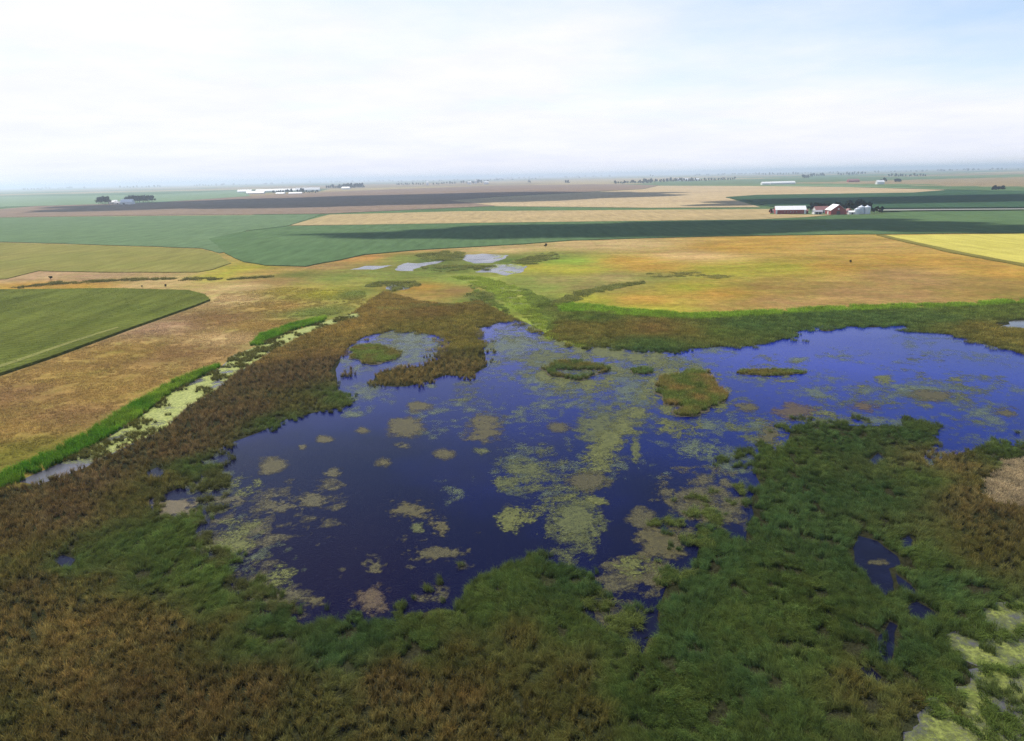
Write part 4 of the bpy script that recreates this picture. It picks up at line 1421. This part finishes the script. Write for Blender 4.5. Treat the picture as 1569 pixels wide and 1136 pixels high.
# --- the red farm
mp = px_size(1212, 329)
barn('barn', G(1212, 328) + np.array([0, 4, 0]), -0.2, 40 * mp, 14 * mp, 4.6, 8.2, M_red, M_white, 'long red barn with a white roof and white end doors', 'barn', None,
     doors=(), windows=((-6, 2.2), (-3, 2.2), (0, 2.2), (3, 2.2), (6, 2.2)), trim=M_whitew)
barn('shed', G(1187.5, 327) + np.array([0, 8, 0]), 0.02, 5, 5, 2.6, 3.8, M_red, M_redd, 'little red shed at the west gable of the long barn', 'shed', None, doors=((0, 1.2, 2.1),))
barn('shed', G(1236.5, 327.4) + np.array([0, 6, 0]), 0.02, 5, 5, 2.8, 4.2, M_red, M_redd, 'little red shed at the east gable of the long barn', 'shed', None, doors=((0, 1.2, 2.1),))
barn('farmhouse', G(1261, 326.5) + np.array([0, 6, 0]), 0.03, 15, 9, 3.4, 6.8, M_whitew, M_redd, 'low farmhouse with a dull red roof among dark trees', 'house', None, doors=((1, 1.1, 2.1),), windows=((-5, 1.7), (-2.5, 1.7), (4, 1.7)))
barn('garage', G(1252, 328.3), 0.03, 9, 6, 2.6, 4.0, M_whitew, M_greyroof, 'small pale garage in front of the farmhouse', 'garage', None, doors=((-1.8, 2.8, 2.2), (1.8, 2.8, 2.2)))
barn('barn', G(1285, 329) + np.array([0, 8, 0]), R(-95), 17, 15, 4.6, 10.0, M_red, M_white, 'steep red barn with its white roof slope facing west', 'barn', None, end_door=True, doors=((0, 3, 3),))
barn('shed', G(1300, 328.5) + np.array([4, 9, 0]), R(-95), 7, 6, 3.2, 5.2, M_red, M_redd, 'red lean shed against the steep red barn', 'shed', None, doors=((0, 1.2, 2.1),))
barn('shed', G(1304, 328.6), 0.05, 7, 5, 2.4, 3.6, M_whitew, M_white, 'low white shed beside the grain bins', 'shed', None, doors=((0, 2.0, 2.0),))
bin_(G(1312.5, 328.6), 2.6, 5.2, 'short steel grain bin beside the low white shed', 'steel grain bins of the red farm')
bin_(G(1321.5, 328.4) + np.array([0, 4, 0]), 3.2, 7.0, 'middle steel grain bin of the three', 'steel grain bins of the red farm')
bin_(G(1329.5, 328.2) + np.array([0, 2, 0]), 3.2, 7.0, 'eastern tall steel grain bin of the three', 'steel grain bins of the red farm')
g1 = 'dark trees sheltering the red farm'
row(1180, 1191, 327, 326, 7, 3, 'low dark tree by the west end of the long red barn', g1, True)
row(1240, 1272, 324.5, 323.5, 11, 9, 'dark tree behind the red roofed farmhouse', g1, True)
row(1274, 1298, 323.5, 323, 10, 6, 'dark tree behind the steep red barn', g1, True)
row(1300, 1334, 325, 324, 13, 10, 'tall dark tree behind the grain bins', g1, True)
row(1334, 1352, 327, 326.5, 8, 5, 'dark tree east of the grain bins', g1, True)

# --- the white farm far to the west
g2 = 'dark windbreak trees of the far white farm'
row(151, 168, 313.5, 313, 10, 7, 'dense dark tree west of the white farm houses', g2, True, 1.1, .12)
row(198, 236, 311.5, 310.5, 9, 14, 'dark windbreak tree east of the white barn', g2, True, 1.1, .12)
row(190, 200, 309, 308.5, 6, 4, 'dark tree behind the white barn', g2, True, 1.1)
barn('farmhouse', G(173, 313), 0, 13, 9, 5, 8.6, M_whitew, M_white, 'white farmhouse right beside the dense dark trees', 'house', None, windows=((-4, 1.7), (0, 1.7), (4, 1.7)), doors=((2, 1.2, 2.1),))
barn('shed', G(182, 313), 0, 15, 9, 3.5, 6.0, M_whitew, M_greyroof, 'grey roofed white shed between house and barn', 'shed', None, doors=((0, 4, 3),))
barn('barn', G(196, 313.6), 0, 28, 14, 6, 12, M_whitew, M_white, 'bright white barn in front of the windbreak', 'barn', None, doors=((-6, 5, 4),))
barn('garage', G(178, 311), 0, 9, 7, 4, 7, M_whitew, M_white, 'small white outbuilding behind the grey roofed shed', 'garage')

# --- the long livestock sheds
LS = 'long white livestock sheds on the plain'
for (x0, x1, yb, hp, lab) in ((366, 385, 295.3, 4, 'first long white livestock shed from the west'), (380, 404, 297.2, 3.6, 'long white livestock shed with a bare yard before it'), (394, 420, 294.4, 3.8, 'white livestock shed with a pinkish roof line'),
                              (422, 452, 293.8, 4, 'white livestock shed rising behind the dark trees'), (455, 489, 293.2, 5, 'longest white livestock shed above the dark trees'), (424, 436, 297.6, 2.2, 'low pale shed in front of the dark trees'), (444, 462, 297.4, 2.4, 'low bluish shed in front of the dark trees')):
    p, mp = G((x0 + x1) / 2, yb), px_size((x0 + x1) / 2, yb)
    barn('livestock_shed', p, 0.03, (x1 - x0) * mp, 18, hp * mp * .4, hp * mp, M_whitew, M_white, lab, 'shed', LS)
g3 = 'dark trees before the livestock sheds'
row(416, 436, 296.8, 296.4, 4.2, 6, 'dark tree before the western livestock sheds', g3)
row(436, 450, 296, 295.6, 5, 5, 'taller dark tree in the gap between livestock sheds', g3)
row(454, 488, 296.4, 296, 4.4, 10, 'dark tree before the longest livestock shed', g3)
row(459, 468, 294.6, 294.4, 6, 2, 'pointed dark tree standing over the longest shed', g3)
row(386, 391, 297, 297, 4, 2, 'lone dark tree in the livestock yard', g3)
g4 = 'bluish far trees'
row(500, 520, 290, 289.5, 5.5, 7, 'bluish tree beyond the livestock sheds', g4)
row(520, 557, 289.6, 289, 7, 12, 'bluish tree behind the far white machine shed', g4)
barn('machine_shed', G(530, 290.6), 0, 40, 20, 7, 13, M_whitew, M_white, 'far white machine shed under bluish trees', 'shed')
row(34, 66, 292, 291.6, 2.6, 8, 'faint tree on the western skyline', g4)
row(180, 250, 289, 287.5, 3, 12, 'faint tree in the skyline row behind the white farm', g4)
row(296, 327, 286, 285.4, 2.6, 7, 'faint tree west of the livestock sheds', g4)
row(606, 630, 284.5, 284, 3.2, 7, 'far tree in the haze before the grain town', g4)
row(632, 650, 284.2, 284, 4.2, 5, 'darker far tree beside a white elevator', g4)
row(662, 700, 283.6, 282.5, 4, 9, 'hazy tree of the grain town', g4)
row(706, 750, 282, 281, 5, 12, 'hazy tree among the pale town buildings', g4)
TB = 'pale buildings of the grain town'
for (x_, y_, w_, h_, lab) in ((655, 284, 3.2, 5.5, 'pale elevator west of the hazy town trees'), (719, 282.4, 5, 4, 'pale building at the town edge'), (729, 281.8, 3, 6, 'slim pale elevator in the town'), (745, 282.4, 7, 4, 'bright white town building nearest the open field')):
    p, mp = G(x_, y_), px_size(x_, y_)
    barn('town_building', p, 0, w_ * mp, 16, h_ * mp * .7, h_ * mp, M_whitew, M_white, lab, 'building', TB)
row(809, 813, 280.4, 280.3, 4.6, 2, 'small lone tree on the pale stubble', 'lone trees on the plain')
row(865, 872, 281.6, 281.5, 4.6, 3, 'clump tree on the pale stubble beyond the town', 'lone trees on the plain')
g5 = 'long blue grey shelter belt'
row(940, 1000, 282.4, 281.2, 4.8, 20, 'blue grey tree of the long shelter belt west end', g5)
row(985, 1060, 280.4, 278.6, 5.5, 22, 'blue grey tree of the long shelter belt middle', g5)
row(1055, 1128, 278.8, 276.5, 4.4, 20, 'blue grey tree of the long shelter belt east end', g5)
barn('machine_shed', G(1047, 277.6), 0, 24 * px_size(1047, 277.6), 18, 8, 16, M_whitew, M_white, 'bright white shed standing in the shelter belt', 'shed')
barn('machine_shed', G(1067, 277), 0, 7 * px_size(1067, 277), 18, 8, 13, M_whitew, M_white, 'short white shed east of the bright white one', 'shed')
sky_rows = [(60, 140, 290.2, 288.6, 2.4, 16), (330, 420, 284.5, 282.8, 2.6, 18), (430, 600, 281.5, 278, 2.4, 34), (760, 940, 274.6, 270.8, 2.4, 40), (1060, 1160, 269.4, 267.2, 2.4, 24), (1440, 1560, 262.6, 260.2, 2.6, 26), (600, 900, 279.4, 273.6, 2.2, 34), (1150, 1440, 268, 262.8, 2.2, 34)]
P_, S_ = [], []
for x0, x1, y0, y1, h, n in sky_rows:
    for i in range(n):
        f = random.random() ** 1.2
        px, py = x0 + (x1 - x0) * f, y0 + (y1 - y0) * f + random.uniform(-.5, .5)
        P_.append(G(px, py)); S_.append(h * random.uniform(.7, 1.3) * m_per_px(px, py) / 9.6)
P_, S_ = np.array(P_), np.array(S_)
srcs = [bpy.data.objects.new('crown', c) for c, t in TREES]
o = scatter('far_treeline', P_[:, 0], P_[:, 1], -1.5 * S_, np.stack([S_ * 0, S_ * 0, rng.uniform(0, 6, len(S_))], 1), np.stack([S_ * 1.6, S_ * 1.6, S_], 1), np.full((len(S_), 3), .05), rng.integers(0, 5, len(S_)), srcs)
tag(o, None, None, None, 'stuff')
row(996, 1001, 271, 271, 4, 2, 'lone speck of tree on the far rise', g4)
for i, (x0, x1, y_, lab) in enumerate(((1167, 1178, 283.4, 'first pale poultry shed of the row'), (1180, 1192, 283, 'middle pale poultry shed of the row'), (1193, 1216, 282.6, 'longest pale poultry shed at the row end'))):
    p, mp = G((x0 + x1) / 2, y_), px_size((x0 + x1) / 2, y_)
    barn('poultry_shed', p, 0, (x1 - x0) * mp, 16, 2.2 * mp, 4 * mp, M_whitew, M_white, lab, 'shed', 'row of pale poultry sheds')
row(1162, 1225, 269, 268, 3.4, 14, 'misty blue tree beyond the poultry sheds', g4)
row(1228, 1240, 274, 273.4, 5, 5, 'dark blue tree knot east of the poultry sheds', g4)
row(1240, 1264, 271.6, 270.6, 4.6, 8, 'misty blue tree past the dark knot', g4)
row(1282, 1326, 269.2, 268, 3.6, 14, 'tree of the level blue belt on the far rise', g4)
row(1360, 1420, 271.4, 271, 4, 14, 'scattered brownish tree on the far rise', g4)
row(1300, 1314, 278.8, 278.4, 3.2, 4, 'tree round the far russet shed', g4)
barn('shed', G(1307, 279.2), 0, 40, 16, 6, 11, M_red, M_redd, 'far russet shed ringed by small trees', 'shed')
row(1347, 1358, 280.8, 278.6, 5, 4, 'tree beside the small far white house', g4)
barn('farmhouse', G(1348, 282.6), 0, 22, 12, 7, 12, M_whitew, M_white, 'small far white house under leaning trees', 'house')
row(1370, 1380, 279.8, 279.6, 4.6, 5, 'tree of the dark clump near the far white house', g4)
row(1519, 1538, 292.4, 291.6, 5.4, 9, 'dark tree of the clump by the eastern field corner', 'dark clump by the eastern field')
# bushes in the middle distance
for (px, py, h, lab) in ((836, 379.5, 6, 'single dark bush at the field corner above the far pools'), (1303, 403, 4, 'single dark bush in the golden prairie'), (78, 429, 5, 'bush on the grassy ditch by the olive field'), (254, 440, 4, 'bush on the tan strip above the corn'), (218, 441, 3, 'small bush west of its twin above the corn')):
    tree(px, py, h, lab, 'single bushes in the open fields', 1.4, True, 'bush')
hedge_w = GP([(20, 441), (80, 433), (180, 428), (300, 426), (340, 427), (420, 423), (420, 426), (340, 430), (180, 431.5), (80, 437), (20, 443)])
patch('ditch_grass', [hedge_w], 1.5, COARSE, const((0.11, 0.115, 0.038)), 0.5, 820, 0.38, fade=0.15)
fm_w = [GP(p) for p in ([(640, 390), (700, 384), (712, 392), (700, 400), (665, 400), (645, 396)], [(640, 412), (690, 406), (760, 408), (735, 416), (660, 416)], [(778, 403), (800, 396), (850, 387), (848, 395), (820, 405), (785, 406)],
                        [(566, 437), (580, 432), (636, 432), (640, 440), (590, 448)], [(835, 478), (860, 460), (900, 445), (950, 438), (950, 443), (900, 451), (865, 470)], [(718, 440), (728, 445), (760, 460), (745, 470), (720, 460)], [(870, 470), (930, 474), (1000, 481), (1080, 484), (1080, 488), (980, 484), (900, 478)], [(585, 470), (640, 464), (720, 466), (760, 462), (760, 468), (700, 472), (600, 476)])]
patch('sedge_patch', fm_w, 1.3, COARSE, lambda x, y: np.array((0.17, 0.19, 0.062)) * (0.7 + 0.6 * fbm(x, y, 12, 3, 56))[:, None], 0.5, 821, 0.40, fade=0.35)

# ------------------------------------------------------------------ clouds overhead (they throw the drifting shade bands on the plain)
mcl, n_, l_ = mat_new('cloud_vapour')
dcl = N(n_, 'ShaderNodeBsdfDiffuse')
tcl = N(n_, 'ShaderNodeBsdfTranslucent')
dcl.inputs[0].default_value = tcl.inputs[0].default_value = (0.9, 0.9, 0.92, 1)
mxl = N(n_, 'ShaderNodeMixShader')
mxl.inputs[0].default_value = 0.5
l_.new(dcl.outputs[0], mxl.inputs[1])
l_.new(tcl.outputs[0], mxl.inputs[2])
l_.new(mxl.outputs[0], N(n_, 'ShaderNodeOutputMaterial').inputs[0])


def cloud(px, py, rx, ry, seed_, alt=1400.0, turn=0.0):
    gpt = G(px, py)
    k_ = alt / sun_dir[2]
    ce = gpt + sun_dir * k_
    nu, nv = 64, 20
    V, Fc = [], []
    for j in range(nv + 1):
        for i in range(nu):
            th, ph = 2 * math.pi * i / nu, math.pi * j / nv
            V.append((math.cos(th) * math.sin(ph), math.sin(th) * math.sin(ph), math.cos(ph)))
    V = np.array(V)
    q = fbm(V[:, 0] + V[:, 2] * .7 + 3, V[:, 1] - V[:, 2] * .5 + 9, 0.4, 4, seed_)
    V = V * (0.55 + 0.9 * q)[:, None]
    V[:, 2] = np.where(V[:, 2] < 0, V[:, 2] * 0.3, V[:, 2])
    V = V * np.array([rx, ry, 0.22 * min(rx, ry) + 20])
    Fc = [[j * nu + i, (j + 1) * nu + i, (j + 1) * nu + (i + 1) % nu, j * nu + (i + 1) % nu] for j in range(nv) for i in range(nu)]
    o = link('cloud', new_mesh('cloud', V, Fc, [mcl], smooth=True), None, tuple(ce))
    o.rotation_euler = (0, 0, turn)
    tag(o, kind='structure')


cloud(990, 351, 250, 75, 5, 1300, 0.02)
cloud(1490, 351, 70, 40, 6, 1300)
cloud(570, 306, 700, 430, 7, 1500, 0.15)
cloud(1400, 307, 300, 120, 8, 1300)

# ------------------------------------------------------------------ haze in the air over the whole plain
mh, n_, l_ = mat_new('haze_air')
pv = N(n_, 'ShaderNodeVolumePrincipled')
pv.inputs['Color'].default_value = (0.70, 0.83, 1.0, 1)
pv.inputs['Density'].default_value = 1.35e-4
pv.inputs['Anisotropy'].default_value = 0.45
l_.new(pv.outputs[0], N(n_, 'ShaderNodeOutputMaterial').inputs['Volume'])
V, Fc = [], []
box(V, Fc, -31000, 31000, -31000, 31000, -1.0, 95.0)
hz = link('haze', new_mesh('haze', V, Fc, [mh]))
tag(hz, kind='stuff')
hz.display_type = 'WIRE'
